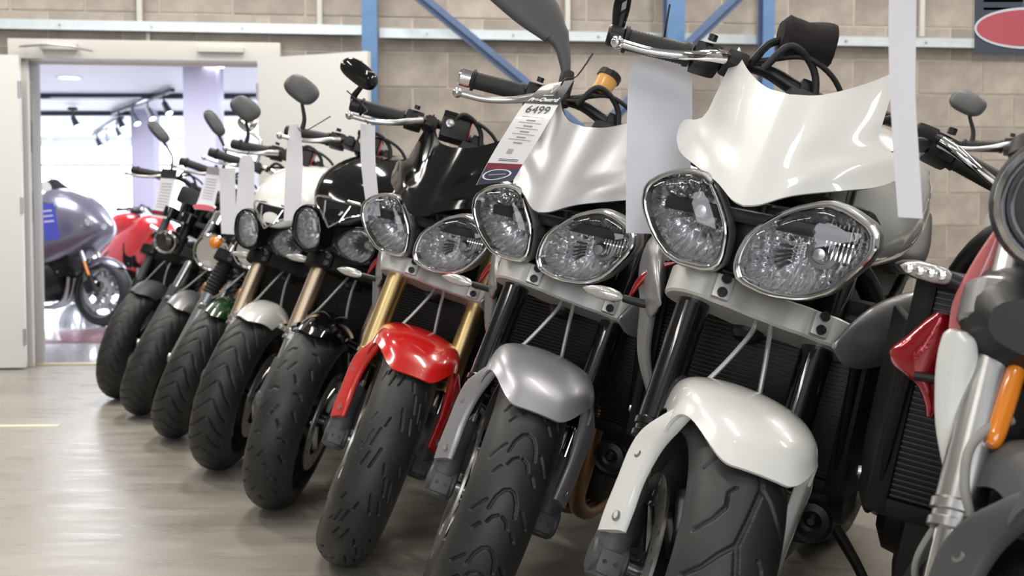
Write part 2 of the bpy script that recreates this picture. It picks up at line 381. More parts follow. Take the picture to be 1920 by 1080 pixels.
# steelwork on the back wall
def rail(u0, u1, z, t, label, h=.062):
    e = empty('sheeting_rail', wp((u0+u1)/2, z, t)); e.rotation_euler = (0, 0, wang); L_ = u1-u0
    g = G(); rbox(g, (0, 0, 0), (L_, .012, h), 0); rbox(g, (0, .03, h/2-.004), (L_, .07, .008), 0); rbox(g, (0, -.008, -h/2+.004), (L_, .02, .008), 0)
    put('channel', g, GALV, e, smooth=False)
    for i in range(int(L_/.55)):
        g = lambda: lathe(G(), [(0, .009), (.007, .008)], (0, 0, 0), (0, -1, 0), 6)
        b = put('bolt_head', g, STEEL, e, key='railbolt'); b.location = (-L_/2+.3+i*.55, -.007, 0)
    thing(e, label, 'rail')
rail(-4.2, uof(681, 7.1), 2.11, .07, 'pale galvanised rail across the blockwork left of the first blue post')
rail(uof(710, 7.1), 5.2, 2.095, .07, 'long pale galvanised rail across the blockwork right of the first blue post')
rail(-4.2, uof(681, 7.1), 3.1, .07, 'upper galvanised rail above the door side of the wall')
rail(uof(710, 7.1), 5.2, 3.1, .07, 'upper galvanised rail high on the wall right of the first blue post')
def post(px, w, label, m=BLUE, z0=0, z1=4.9, t=.17, dark=False):
    u = uof(px, 7.15); e = empty('steel_post', wp(u, 0, t)); e.rotation_euler = (0, 0, wang)
    g = G(); rbox(g, (0, -.05, (z0+z1)/2), (w, .012, z1-z0), 0); put('front_flange', g, m, e, smooth=False)
    g = G(); rbox(g, (0, 0, (z0+z1)/2), (.012, .09, z1-z0), 0); put('web', g, BLUED, e, smooth=False)
    g = G(); rbox(g, (0, .05, (z0+z1)/2), (w, .012, z1-z0), 0); put('back_flange', g, BLUED, e, smooth=False)
    thing(e, label, 'post')
post(695, .095, 'tall blue steel post beside the open white door leaf')
post(1259, .115, 'blue steel post behind the white bike\'s grip')
post(1436, .075, 'narrow blue steel post behind the towelling cover', BLUE)
def brace(p, q, label, m=BLUED, t=.30):
    Y = 7.15
    a = wp(uof(p[0], Y), CAM_H+(437.4-p[1])*Y/FPX, t); b = wp(uof(q[0], Y), CAM_H+(437.4-q[1])*Y/FPX, t)
    d = nrm(b-a); L_ = np.linalg.norm(b-a); c = (a+b)/2
    ang = math.atan2(np.dot(b-a, [0, 0, 1]), np.dot(b-a, WU))
    R = rotm([0, 0, 1], wang)@rotm([0, 1, 0], -ang)
    g = G(); rbox(g, (0, 0, 0), (L_, .06, .012), 0, R); rbox(g, (0, 0, 0), (L_, .010, .07), 0, R)
    o = put('diagonal_brace', g, m, smooth=False); o.location = c
    thing(o, label, 'brace')
brace((745, -20), (1262, 395), 'blue diagonal brace sloping down to the right from the first rail bay')
brace((1410, -40), (1050, 305), 'blue diagonal brace sloping down to the left behind the grey bike', t=.42)
for i, (px, lab) in enumerate([(275, 'thin white vertical strip above the doorway'), (600, 'thin white vertical strip left of the first blue post'), (1065, 'thin white vertical strip behind the raised mirror'), (1766, 'thin white vertical strip right of the hanging white card')]):
    Y = 7.1; g = G(); u = uof(px, Y); wbox(g, u-.016, u+.016, 2.14, 3.06, .02, .05, .004)
    thing(put('wall_strip', g, TRIMW), lab, 'strip')
g = G(); wbox(g, uof(275, 6.95)-.012, uof(275, 6.95)+.012, OZ+.12, 2.08, .02, .04, .003); thing(put('wall_strip', g, TRIMW), 'short white strip between the door header and the rail', 'strip')
# floor marking
a, b = at(0, 800, 4.8), at(143, 797, 4.8)
g = G(); y0 = CAM_H*FPX/(800-437.4); rbox(g, (-2.95, y0, .001), (1.98, .05, .002), 0, None)
g.xf(lambda x, y, z: (x, y+.055*(x+1.9), z)); struct(put('trim_3', g, STRIPE, smooth=False))

# ------------------------------------------------------------------ showroom beyond the doorway
g = G(); g.add([(-9, wy(-9)+.12, -.0), (1, wy(1)+.12, 0), (1, 18.2, 0), (-9, 18.2, 0), (-9, wy(-9)+.12, -.05), (1, wy(1)+.12, -.05), (1, 18.2, -.05), (-9, 18.2, -.05)], [(0, 1, 2, 3), (7, 6, 5, 4), (0, 4, 5, 1), (1, 5, 6, 2), (2, 6, 7, 3), (3, 7, 4, 0)])
struct(put('floor', g, SHOWFLOOR, smooth=False))
g = G(); rbox(g, (-3.4, 9.05, .002), (3.0, 1.2, .004), 0); struct(put('trim_4', g, MAUVE, smooth=False))
g = G(); rbox(g, (-4, 12.9, 2.40), (10, 11.0, .05), 0); struct(put('ceiling', g, SHOWW, smooth=False))
g = G(); rbox(g, (-9.05, 12.4, 1.2), (.1, 11.8, 2.4), 0); struct(put('wall_left', g, SHOWW, smooth=False))
g = G(); rbox(g, (1.05, 13, 1.2), (.1, 10.6, 2.4), 0); struct(put('wall_right', g, SHOWW, smooth=False))
wn = empty('window_1', (0, 18.1, 0)); struct(wn)
g = G(); rbox(g, (-4, .06, 2.3), (10, .1, .16), 0); rbox(g, (-4, .06, .06), (10, .1, .12), 0)
for x in (-8.9, -7.4, -5.9, -4.4, -2.9, -1.4, .1): rbox(g, (x, 0, 1.2), (.05, .1, 2.4), 0)
put('window_frame', g, SHOWW, wn, smooth=False)
g = G(); rbox(g, (-4, .02, 1.93), (10, .06, .035), 0); put('transom', g, BEAM, wn, smooth=False)
for x in (-8.15, -6.65, -5.15, -3.65, -2.15, -.65):
    for z0, z1 in ((.12, 1.91), (1.95, 2.22)):
        p = put('pane', (lambda z0=z0, z1=z1: rbox(G(), (0, 0, (z0+z1)/2), (1.44, .01, z1-z0), 0)), DAY, wn, key=('pane', z0), smooth=False); p.location = (x, .03, 0)
def simple(name, g, m, label, cat, **kw): return thing(put(name, g, m, **kw), label, cat)
for i, (y, lab) in enumerate([(12.5, 'dark ceiling beam nearest the doorway in the showroom'), (14.3, 'second dark ceiling beam across the showroom')]):
    g = G(); rbox(g, (-4, y, 2.345), (9.9, .08, .055), 0); simple('ceiling_beam', g, BEAM, lab, 'beam', smooth=False)
def track(a, b, label, n, yaw):
    a, b = np.array(a), np.array(b); e = empty('track_light', tuple(a)); d = b-a
    g = G(); L_ = np.linalg.norm(d); R = rotm([0, 0, 1], math.atan2(d[1], d[0])); rbox(g, d/2, (L_, .05, .04), 0, R); put('track', g, BEAM, e, smooth=False)
    for i in range(n):
        p = d*(i+.5)/n; g = G(); tube(g, [p, p+[0, 0, -.09]], .012, 6, 1); lathe(g, [(0, .03), (.14, .045)], p+[0, 0, -.1], (.35, -.2, -.6), 12); h = put('spot_head', g, BEAM, e)
        g = G(); q = p+np.array([0, 0, -.1])+nrm((.35, -.2, -.6))*.142; lathe(g, [(0, .036), (.003, .036)], q, (.35, -.2, -.6), 12); put('lamp', g, LAMP, h)
    thing(e, label, 'light')
track((-6.4, 17.2, 2.33), (-5.05, 14.6, 2.33), 'far end of black lighting track near the showroom windows', 3, 0)
track((-5.0, 14.1, 2.33), (-3.55, 11.8, 2.33), 'nearer black lighting track beside the pale column', 4, 0)
track((-5.35, 13.6, 2.33), (-5.25, 13.6, 2.33), 'single black spotlight on the showroom ceiling above the tourer', 1, 0)
for px, py, lab in [(130, 147, 'lit round downlight nearest the middle of the doorway'), (63, 118, 'lit round downlight at the top left corner of the doorway'), (106, 112, 'small lit downlight just under the door header'), (400, 126, 'lit downlight beside the top of the lavender column')]:
    Y = (2.375-CAM_H)*FPX/(437.4-py); P = at(px, py, Y); e = empty('downlight', (P[0], P[1], 2.374))
    put('rim', lambda: lathe(G(), [(0, .13), (-.012, .12), (-.012, .1)], (0, 0, 0), (0, 0, 1), 24, False), SHOWW, e, key='dlr')
    put('lamp', lambda: lathe(G(), [(-.004, .1), (-.008, .1)], (0, 0, 0), (0, 0, 1), 24), LAMP, e, key='dll'); thing(e, lab, 'light')
g = G(); rbox(g, (-2.87, 10.5, 1.19), (.30, .30, 2.38), .01); simple('column', g, LAV, 'lavender square column right of centre in the doorway', 'column')
g = G(); rbox(g, (-4.62, 14.2, 1.19), (.28, .28, 2.38), .01); simple('column', g, LAV, 'pale square column behind the leftmost black bike\'s mirror', 'column')
g = G(); rbox(g, (-4.1, 16.5, .9), (1.1, .1, 1.8), .01); simple('display_board', g, SHOWW, 'white display board standing before the showroom windows', 'board')

# ------------------------------------------------------------------ motorcycle geometry (bike frame: x forward, y left, z up, front contact below the origin)
RAKE = 23.5*D
EX = np.array([math.cos(RAKE), 0, math.sin(RAKE)]); EZ = np.array([-math.sin(RAKE), 0, math.cos(RAKE)]); EY = np.array([0, 1., 0])
AX = np.array([0, 0, .3]); SAX = AX-.043*EX
def fk(x, y, z): return AX+x*EX+y*EY+z*EZ
def FK(g): return g.xf(fk)
def poly_dist(u, s, segs, L_):
    """distance to groove segments, repeating every L_ in u"""
    d = np.full(u.shape, 1.0); uu = np.mod(u, L_)
    for (u0, s0, u1, s1, hw) in segs:
        for k in (-1, 0, 1):
            ax, ay, bx, by = u0+k*L_, s0, u1+k*L_, s1; dx, dy = bx-ax, by-ay; t = np.clip(((uu-ax)*dx+(s-ay)*dy)/(dx*dx+dy*dy), 0, 1)
            d = np.minimum(d, np.hypot(uu-ax-t*dx, s-ay-t*dy)-hw)
    return d
def arcpts(pts): return [(pts[i][0], pts[i][1], pts[i+1][0], pts[i+1][1]) for i in range(len(pts)-1)]
def both(segs): return segs+[(a, -b, c, -d, w) for a, b, c, d, w in segs]
def pattern(kind):
    if kind == 'zigzag':
        L_ = 1.885/10; S = [(0, -.011, L_/2, .011, .0026), (L_/2, .011, L_, -.011, .0026)]
        for sg, o in ((-1, 0), (1, L_/2)):
            S += [(o+a, sg*b, o+c, sg*d, .0024) for a, b, c, d in arcpts([(0, .011), (-.018, .030), (-.040, .048), (-.060, .075)])]
            S += [(o+a, sg*b, o+c, sg*d, .0022) for a, b, c, d in arcpts([(.05, .035), (.030, .050), (.012, .074)])]
            S += [(o+a, sg*b, o+c, sg*d, .0012) for a, b, c, d in arcpts([(.05, .035), (.075, .034), (.085, .024)])]
        return L_, S
    if kind == 'chevron_arcs':
        L_ = 1.885/17; S = []
        S += both([(a, b, c, d, .0018) for a, b, c, d in arcpts([(.030, 0), (.026, .010), (.010, .020), (-.014, .026)])])
        S += both([(.0, .036, -.030, .060, .0018), (-.045, .032, -.058, .042, .0018)])
        S += both([(a, b, c, d, .0012) for a, b, c, d in arcpts([(-.020, 0.004), (-.026, .014), (-.038, .020)])])
        return L_, S
    if kind == 'slashes':
        L_ = 1.885/9; S = []
        for sg, o in ((1, 0), (-1, L_/2)):
            for a, b, c, d, w in ((0, .008, -.048, .020, .0014), (.045, .026, .002, .036, .0014), (.035, .044, -.012, .054, .0014), (-.015, .033, -.05, .043, .0012), (.0, .062, -.025, .070, .0014), (.075, .012, .052, .018, .0012), (.08, .050, .055, .060, .0012)): S.append((a+o, sg*b, c+o, sg*d, w))
        return L_, S
    if kind == 'ticks':
        L_ = 1.885/14; S = both([(a, b, c, d, .0018) for a, b, c, d in arcpts([(0, .052), (.012, .040), (.010, .026)])])+[(.06, .006, .04, .020, .0018), (.07, -.020, .10, -.006, .0018)]+both([(.07, .058, .095, .042, .0018)])
        return L_, S
    L_ = 1.885/30; return L_, both([(a, b, c, d, .0022) for a, b, c, d in arcpts([(.03, .004), (.012, .022), (-.012, .040), (-.040, .066)])])
def tyre(kind, nU, nV, R=.3, W_=.145, rim=.218, c=(0, 0, .3)):
    a = np.linspace(-95*D, 95*D, nV); Wh = W_/2; major = R-.07
    y = Wh*np.sin(a); r = major+.07*np.cos(a); s = np.concatenate([[0], np.cumsum(np.hypot(np.diff(y), np.diff(r)))]); s -= s[-1]/2
    y = np.concatenate([[-.046, -.060], y, [.060, .046]]); r = np.concatenate([[rim, rim+.004], r, [rim+.004, rim]]); s = np.concatenate([[-.2, -.15], s, [.15, .2]]); a = np.concatenate([[-1.7, -1.7], a, [1.7, 1.7]])
    th = np.linspace(0, 2*math.pi, nU, endpoint=False); TH, S = np.meshgrid(th, s, indexing='ij'); U = TH*R
    dep = np.zeros(TH.shape)
    if kind:
        L_, segs = pattern(kind); d = poly_dist(U, S, segs, L_); dep = .0052*np.clip(1-d/.0020, 0, 1)
    Rr = r[None, :]-dep*np.cos(a)[None, :]; Yy = y[None, :]-dep*np.sin(a)[None, :]
    V = np.stack([c[0]+Rr*np.cos(TH), c[1]+Yy, c[2]+Rr*np.sin(TH)], 2).reshape(-1, 3); n = len(s)
    i, j = np.meshgrid(np.arange(nU), np.arange(n), indexing='ij'); k = (j+1) % n; i2 = (i+1) % nU
    F = np.stack([i*n+j, i2*n+j, i2*n+k, i*n+k], 2).reshape(-1, 4)
    g = G(); g.v = [tuple(p) for p in V.tolist()]; g.f = [tuple(f) for f in F.tolist()]; return g
def rim(c=(0, 0, .3), spokes=5, rr=.218, wh=.048, wire=False):
    g = G(); lathe(g, [(-wh, rr+.006), (-wh, rr-.006), (-wh*.55, rr-.022), (wh*.55, rr-.022), (wh, rr-.006), (wh, rr+.006), (wh*.8, rr+.002), (-wh*.8, rr+.002), (-wh, rr+.006)], c, (0, 1, 0), 60, False)
    lathe(g, [(-.055, .026), (-.045, .036), (-.02, .034), (.02, .034), (.045, .036), (.055, .026)], c, (0, 1, 0), 24)
    c = np.array(c)
    if wire:
        for k in range(28):
            t = k*2*math.pi/28; s = 1 if k % 2 else -1; t2 = t+s*.5; p = c+np.array([.036*math.cos(t2), s*.035, .036*math.sin(t2)]); q = c+np.array([(rr-.02)*math.cos(t), -s*.008, (rr-.02)*math.sin(t)])
            tube(g, [p, q], .0022, 5, 1)
    else:
        for k in range(spokes):
            t = k*2*math.pi/spokes+.3
            for dt in (-.16, .16):
                p = c+.03*np.array([math.cos(t), 0, math.sin(t)]); q = c+(rr-.018)*np.array([math.cos(t+dt), 0, math.sin(t+dt)]); m = (p+q)/2+.006*np.array([math.sin(t)*np.sign(dt), 0, 0])
                tube(g, [p, m, q], [.015, .010, .013], 10, 4, True, 1.5)
    return g
def disc(y, R0=.108, R1=.155, c=(0, 0, .3)):
    g = G(); n = 120; rs = [R0, R0+.008, R0+.019, R0+.028, R1-.008, R1]
    V = []; 
    for yy in (y-.0025, y+.0025):
        for i in range(n):
            for r in rs: V.append((c[0]+r*math.cos(i*2*math.pi/n), c[1]+yy, c[2]+r*math.sin(i*2*math.pi/n)))
    m = len(rs); o = n*m; F = []
    hole = lambda i, j: (j == 1 and i % 6 == 0) or (j == 3 and i % 6 == 3)
    for i in range(n):
        i2 = (i+1) % n
        for j in range(m-1):
            q = (i*m+j, i*m+j+1, i2*m+j+1, i2*m+j)
            if hole(i, j):
                for e in range(4): F.append((q[e], q[(e+1) % 4], o+q[(e+1) % 4], o+q[e]))
                continue
            F.append(q); F.append(tuple(o+k for k in q[::-1]))
        for j in (0, m-1): F.append((i*m+j, i2*m+j, o+i2*m+j, o+i*m+j))
    g.add(V, F); return g
def carrier(y, c=(0, 0, .3)):
    g = G(); c = np.array(c)
    for k in range(6):
        t = k*math.pi/3; p = c+np.array([.03*math.cos(t), y*.8, .03*math.sin(t)]); q = c+np.array([.112*math.cos(t+.2), y, .112*math.sin(t+.2)]); tube(g, [p, q], .008, 8, 1)
        lathe(g, [(-.005, .008), (.005, .008)], q, (0, 1, 0), 10)
    return g

def cowl_surf(y, z):
    ay = abs(y); w = 1/(1+math.exp(-(ay-.055)/.010)); zr = .918+.50*ay
    return .0045*w*math.exp(-((z-zr)/.020)**2)-.0035*w*math.exp(-((z-zr-.035)/.028)**2)-.03-.75*(z-.9)-2.6*y*y-.2*(math.sqrt(y*y+.0004)-.02)
def flyscreen():
    bot = cr([(0, .893), (.022, .899), (.060, .921), (.115, .940), (.160, .956), (.187, .978)], 5)
    top = cr([(0, 1.075), (.043, 1.082), (.086, 1.106), (.118, 1.132), (.134, 1.152)], 6)
    top = np.stack([np.interp(np.linspace(0, 1, len(bot)), np.linspace(0, 1, len(top)), top[:, k]) for k in (0, 1)], 1)
    side = np.array([(.187, .978), (.192, .990), (.1925, 1.004), (.187, 1.013), (.160, 1.013), (.146, 1.018), (.139, 1.034), (.137, 1.09), (.134, 1.152)])
    d = np.r_[0, np.cumsum(np.hypot(*np.diff(side, axis=0).T))]; nv = 25; tt = np.linspace(0, 1, nv); side = np.stack([np.interp(tt*d[-1], d, side[:, k]) for k in (0, 1)], 1)
    cen = np.stack([np.zeros(nv), np.linspace(.893, 1.075, nv)], 1); nu = len(bot); half = np.zeros((nv, nu, 2))
    for i in range(nv):
        v = i/(nv-1)
        for j in range(nu):
            u = j/(nu-1); half[i, j] = (1-v)*bot[j]+v*top[j]+(1-u)*cen[i]+u*side[i]-((1-u)*(1-v)*bot[0]+u*(1-v)*bot[-1]+(1-u)*v*top[0]+u*v*top[-1])
    full = np.concatenate([half[:, ::-1][:, :-1]*[-1, 1], half], 1)
    P = [[(cowl_surf(y, z), y, z) for y, z in row] for row in full]
    # crisp ridges fold outwards beside the nose
    return sheet(G(), P, .004)
LIGHT_L = [(-.006, .822), (.006, .857), (.057, .902), (.116, .926), (.150, .921), (.197, .899), (.202, .860), (.154, .793), (.109, .769), (.052, .764), (.004, .776), (-.007, .796)]
LIGHT_R = [(-.176, .898), (-.147, .923), (-.105, .935), (-.073, .931), (-.050, .900), (-.024, .854), (-.023, .799), (-.042, .781), (-.107, .783), (-.149, .820), (-.175, .864)]
def chaikin1(P):
    P = np.array(P, float); Q = []
    for i in range(len(P)):
        a, b = P[i], P[(i+1) % len(P)]; Q += [.80*a+.20*b, .5*a+.5*b, .20*a+.80*b]
    return Q
def scale2(P, k, c=None):
    P = np.array(P); c = P.mean(0) if c is None else np.array(c); return c+(P-c)*k
def light_parts(outl, xf=-.06, depth=.12, bulb=None):
    """bezel, bucket shell, reflector, lens, bulb as G objects built round a smoothed outline in the y-z plane"""
    O = chaikin(chaikin1(outl), 2); c = O.mean(0)
    def ring(k, x, kc=c): return [(x, *p) for p in scale2(O, k, c)]
    bez = loft(G(), [ring(1.0, xf-.022), ring(1.0, xf-.002), ring(.985, xf+.004), ring(.955, xf+.005), ring(.945, xf-.001), ring(.925, xf-.001), ring(.915, xf+.003), ring(.89, xf+.002), ring(.87, xf-.010), ring(.855, xf-.014)], False)
    shell = loft(G(), [ring(1.02, xf-.006), ring(1.02, xf-.022), ring(.98, xf-.05), ring(.82, xf-.09), ring(.55, xf-depth), ring(.3, xf-depth-.012)], True)
    # open front of the shell: rebuild without the front cap
    shell = loft(G(), [ring(.99, xf-.004), ring(1.025, xf-.008), ring(1.025, xf-.024), ring(.98, xf-.05), ring(.82, xf-.09), ring(.55, xf-depth), ring(.28, xf-depth-.012), ring(.02, xf-depth-.013)], False)
    nn = len(O)
    def wring(k, x, amp, m=18): return [(x+amp*.25*math.cos(m*2*math.pi*i/nn), *(c+(O[i]-c)*k*(1+amp*math.copysign(abs(math.cos(m*math.pi*i/nn))**.5, math.cos(m*2*math.pi*i/nn))))) for i in range(nn)]
    refl = loft(G(), [ring(.875, xf-.010), wring(.83, xf-.026, .02), wring(.76, xf-.045, .035), wring(.66, xf-.060, .045), wring(.52, xf-.072, .05), wring(.40, xf-.082, .05), wring(.28, xf-.088, .03), ring(.16, xf-.09), ring(.01, xf-.09)], False)
    lens = loft(G(), [ring(.925, xf-.002), ring(.86, xf+.006), ring(.65, xf+.011), ring(.4, xf+.014), ring(.15, xf+.0152), ring(.01, xf+.0153)], False)
    b = np.array([xf-.088, *(bulb or c)])
    cap = lathe(G(), [(0, .020), (.016, .020), (.018, .0125), (.050, .0125), (.056, .009), (.057, 0.001)], b, (1, 0, 0), 18)
    return bez, shell, refl, lens, cap, O
def flutes(O, x, y0, y1, n, z0, z1):
    g = G()
    for i in range(n):
        y = y0+(y1-y0)*i/(n-1); tube(g, [(x, y, z0), (x-.012, y, (z0+z1)/2), (x-.004, y+.003, z1)], .0022, 6, 4)
    return g
def fender_long(hw=.118):
    # wide hugging front fender: broad arch whose shoulders flare out to the fork legs
    nu, nv = 48, 30; P = []
    for i in range(nu+1):
        u = -1+2*i/nu; au = abs(u); row = []
        sm = min(1, max(0, (au-.25)/.75)); sm = sm*sm*(3-2*sm); th0 = (33+24*sm)*D; th1 = (128-38*au**1.5)*D
        rr = .321-.034*au**2.0-.040*au**9
        for j in range(nv+1):
            v = j/nv; t = th0+(th1-th0)*v
            yy = hw*math.sin(u*1.32)/math.sin(1.32)*(1-.10*v)
            r2 = rr+.006*math.sin(v*math.pi)-.010*math.exp(-(v/.08)**2)
            row.append((r2*math.cos(t), yy, r2*math.sin(t)))
        P.append(row)
    g = sheet(G(), P, .0045)
    # flat brackets in front of each fork leg running down to the axle casting
    for s in (-1, 1):
        R_ = []
        for (x, y, z, wx, wy_, tw) in [(.150, .098, .246, .012, .005, .4), (.135, .106, .228, .032, .007, .3), (.105, .117, .203, .038, .010, .15), (.076, .124, .170, .033, .010, .05), (.058, .127, .120, .028, .009, 0), (.046, .127, .075, .030, .009, 0), (.036, .126, .040, .030, .008, 0)]:
            R_.append((x, s*y, z, wx, wy_, tw*s))
        R_ = cr(R_, 5); rings = []
        for x, y, z, wx, wy_, tw in R_:
            rg = []
            for a in np.linspace(0, 2*math.pi, 20, endpoint=False):
                c_, s_ = math.cos(a), math.sin(a); px_ = wx*math.copysign(abs(c_)**.4, c_); py_ = wy_*math.copysign(abs(s_)**.5, s_)
                rg.append((x+px_*.8, y+py_-s*px_*.42, z+px_*.15))
            rings.append(rg)
        loft(g, rings)
    return FK(g)
def fender_short(hw=.075, th0=38, th1=125, R=.322):
    P = []
    for i in range(31):
        u = -1+2*i/30; au = abs(u); row = []
        for j in range(25):
            v = j/24; t = (th0+12*au**2+(th1-10*au**2-th0-12*au**2)*v)*D; r = R-.055*au**2.6; row.append((r*math.cos(t), hw*u*(.92+.16*math.sin(v*math.pi)), r*math.sin(t)))
        P.append(row)
    g = sheet(G(), P, .004)
    for s in (-1, 1):
        tube(g, [(.12, s*hw, .235), (.05, s*.105, .235), (.0, s*.108, .22)], .010, 8, 4, True, 1.0)
    return FK(g)
def mirrored(fn): 
    g = G()
    for s in (-1, 1): fn(g, s)
    return g
def clampA():
    half = [(.046, 0), (.044, .035), (.050, .062), (.047, .090), (.052, .112), (.044, .140), (.026, .158), (0, .163), (-.026, .156), (-.044, .132), (-.046, .108), (-.030, .078), (-.038, .045), (-.042, 0)]
    poly = half+[(x, -y) for x, y in half[::-1][1:-1]]
    g = prism(G(), chaikin(poly, 1), lambda u, v, t: (u, v, t), .437, .487, .004)
    for s in (-1, 1):   # clamp ears
        rbox(g, (.052, s*.085, .462), (.022, .030, .040), .005)
    return FK(g)
def clamp_bolts():
    g = G()
    for s in (-1, 1):
        for z in (.452, .475): lathe(g, [(0, .008), (.006, .008), (.006, .0055), (.003, .005), (.003, .0005)], (.062, s*.085, z), (1, 0, 0), 12)
    return g
def silhouette_ribs(): pass

def gripmesh(s, path, r=.0195):
    a, b = np.array(path[0]), np.array(path[1]); g = G(); L_ = np.linalg.norm(b-a); prof = []
    n = 34
    prof.append((0, r*1.25)); prof.append((.006, r*1.25))
    for i in range(n+1): prof.append((.008+(L_-.02)*i/n, r*(1.02 if i % 2 else .95)))
    prof.append((L_-.008, r*1.15)); prof.append((L_, r*1.1))
    return lathe(g, prof, a, b-a, 20)
BAR = [(-.036, -.375, .850), (-.030, -.235, .866), (-.012, -.13, .880), (.0, -.06, .862), (.0, 0, .855), (.0, .06, .862), (-.012, .13, .880), (-.030, .235, .866), (-.036, .375, .850)]
def steer_matrix(de):
    R = rotm(EZ, de); M = Matrix([[*R[i], 0] for i in range(3)]+[[0, 0, 0, 1]]); T = Matrix.Translation(Vector(SAX)); return T@M@T.inverted()
def solve_pose(cx, cy, psi, phi, de, wb=1.43, Rr=.315):
    """yaw psi, lean phi to the bike's left, steering de; front tyre touches the floor at cx, cy and the rear tyre rests on it"""
    Mz = rotm([0, 0, 1], psi-math.pi/2); Mx = rotm([1, 0, 0], -phi); Rs = rotm(EZ, de); pit = 0.
    for _ in range(30):
        M = Mz@Mx@rotm([0, 1, 0], pit)
        n = M@(Rs@EY); c = M@(SAX+Rs@(AX-SAX)); dn = np.array([0, 0, -1.])+n*n[2]; dn /= np.linalg.norm(dn); fc = c+.23*dn+np.array([0, 0, -.07])
        n2 = M@EY; c2 = M@np.array([-wb, 0, Rr]); d2 = np.array([0, 0, -1.])+n2*n2[2]; d2 /= np.linalg.norm(d2); rc = c2+(Rr-.085)*d2+np.array([0, 0, -.085])
        pit += (rc[2]-fc[2])/wb*-.9
    off = np.array([cx, cy, 0])-fc
    return Matrix([[*M[i], off[i]] for i in range(3)]+[[0, 0, 0, 1]])

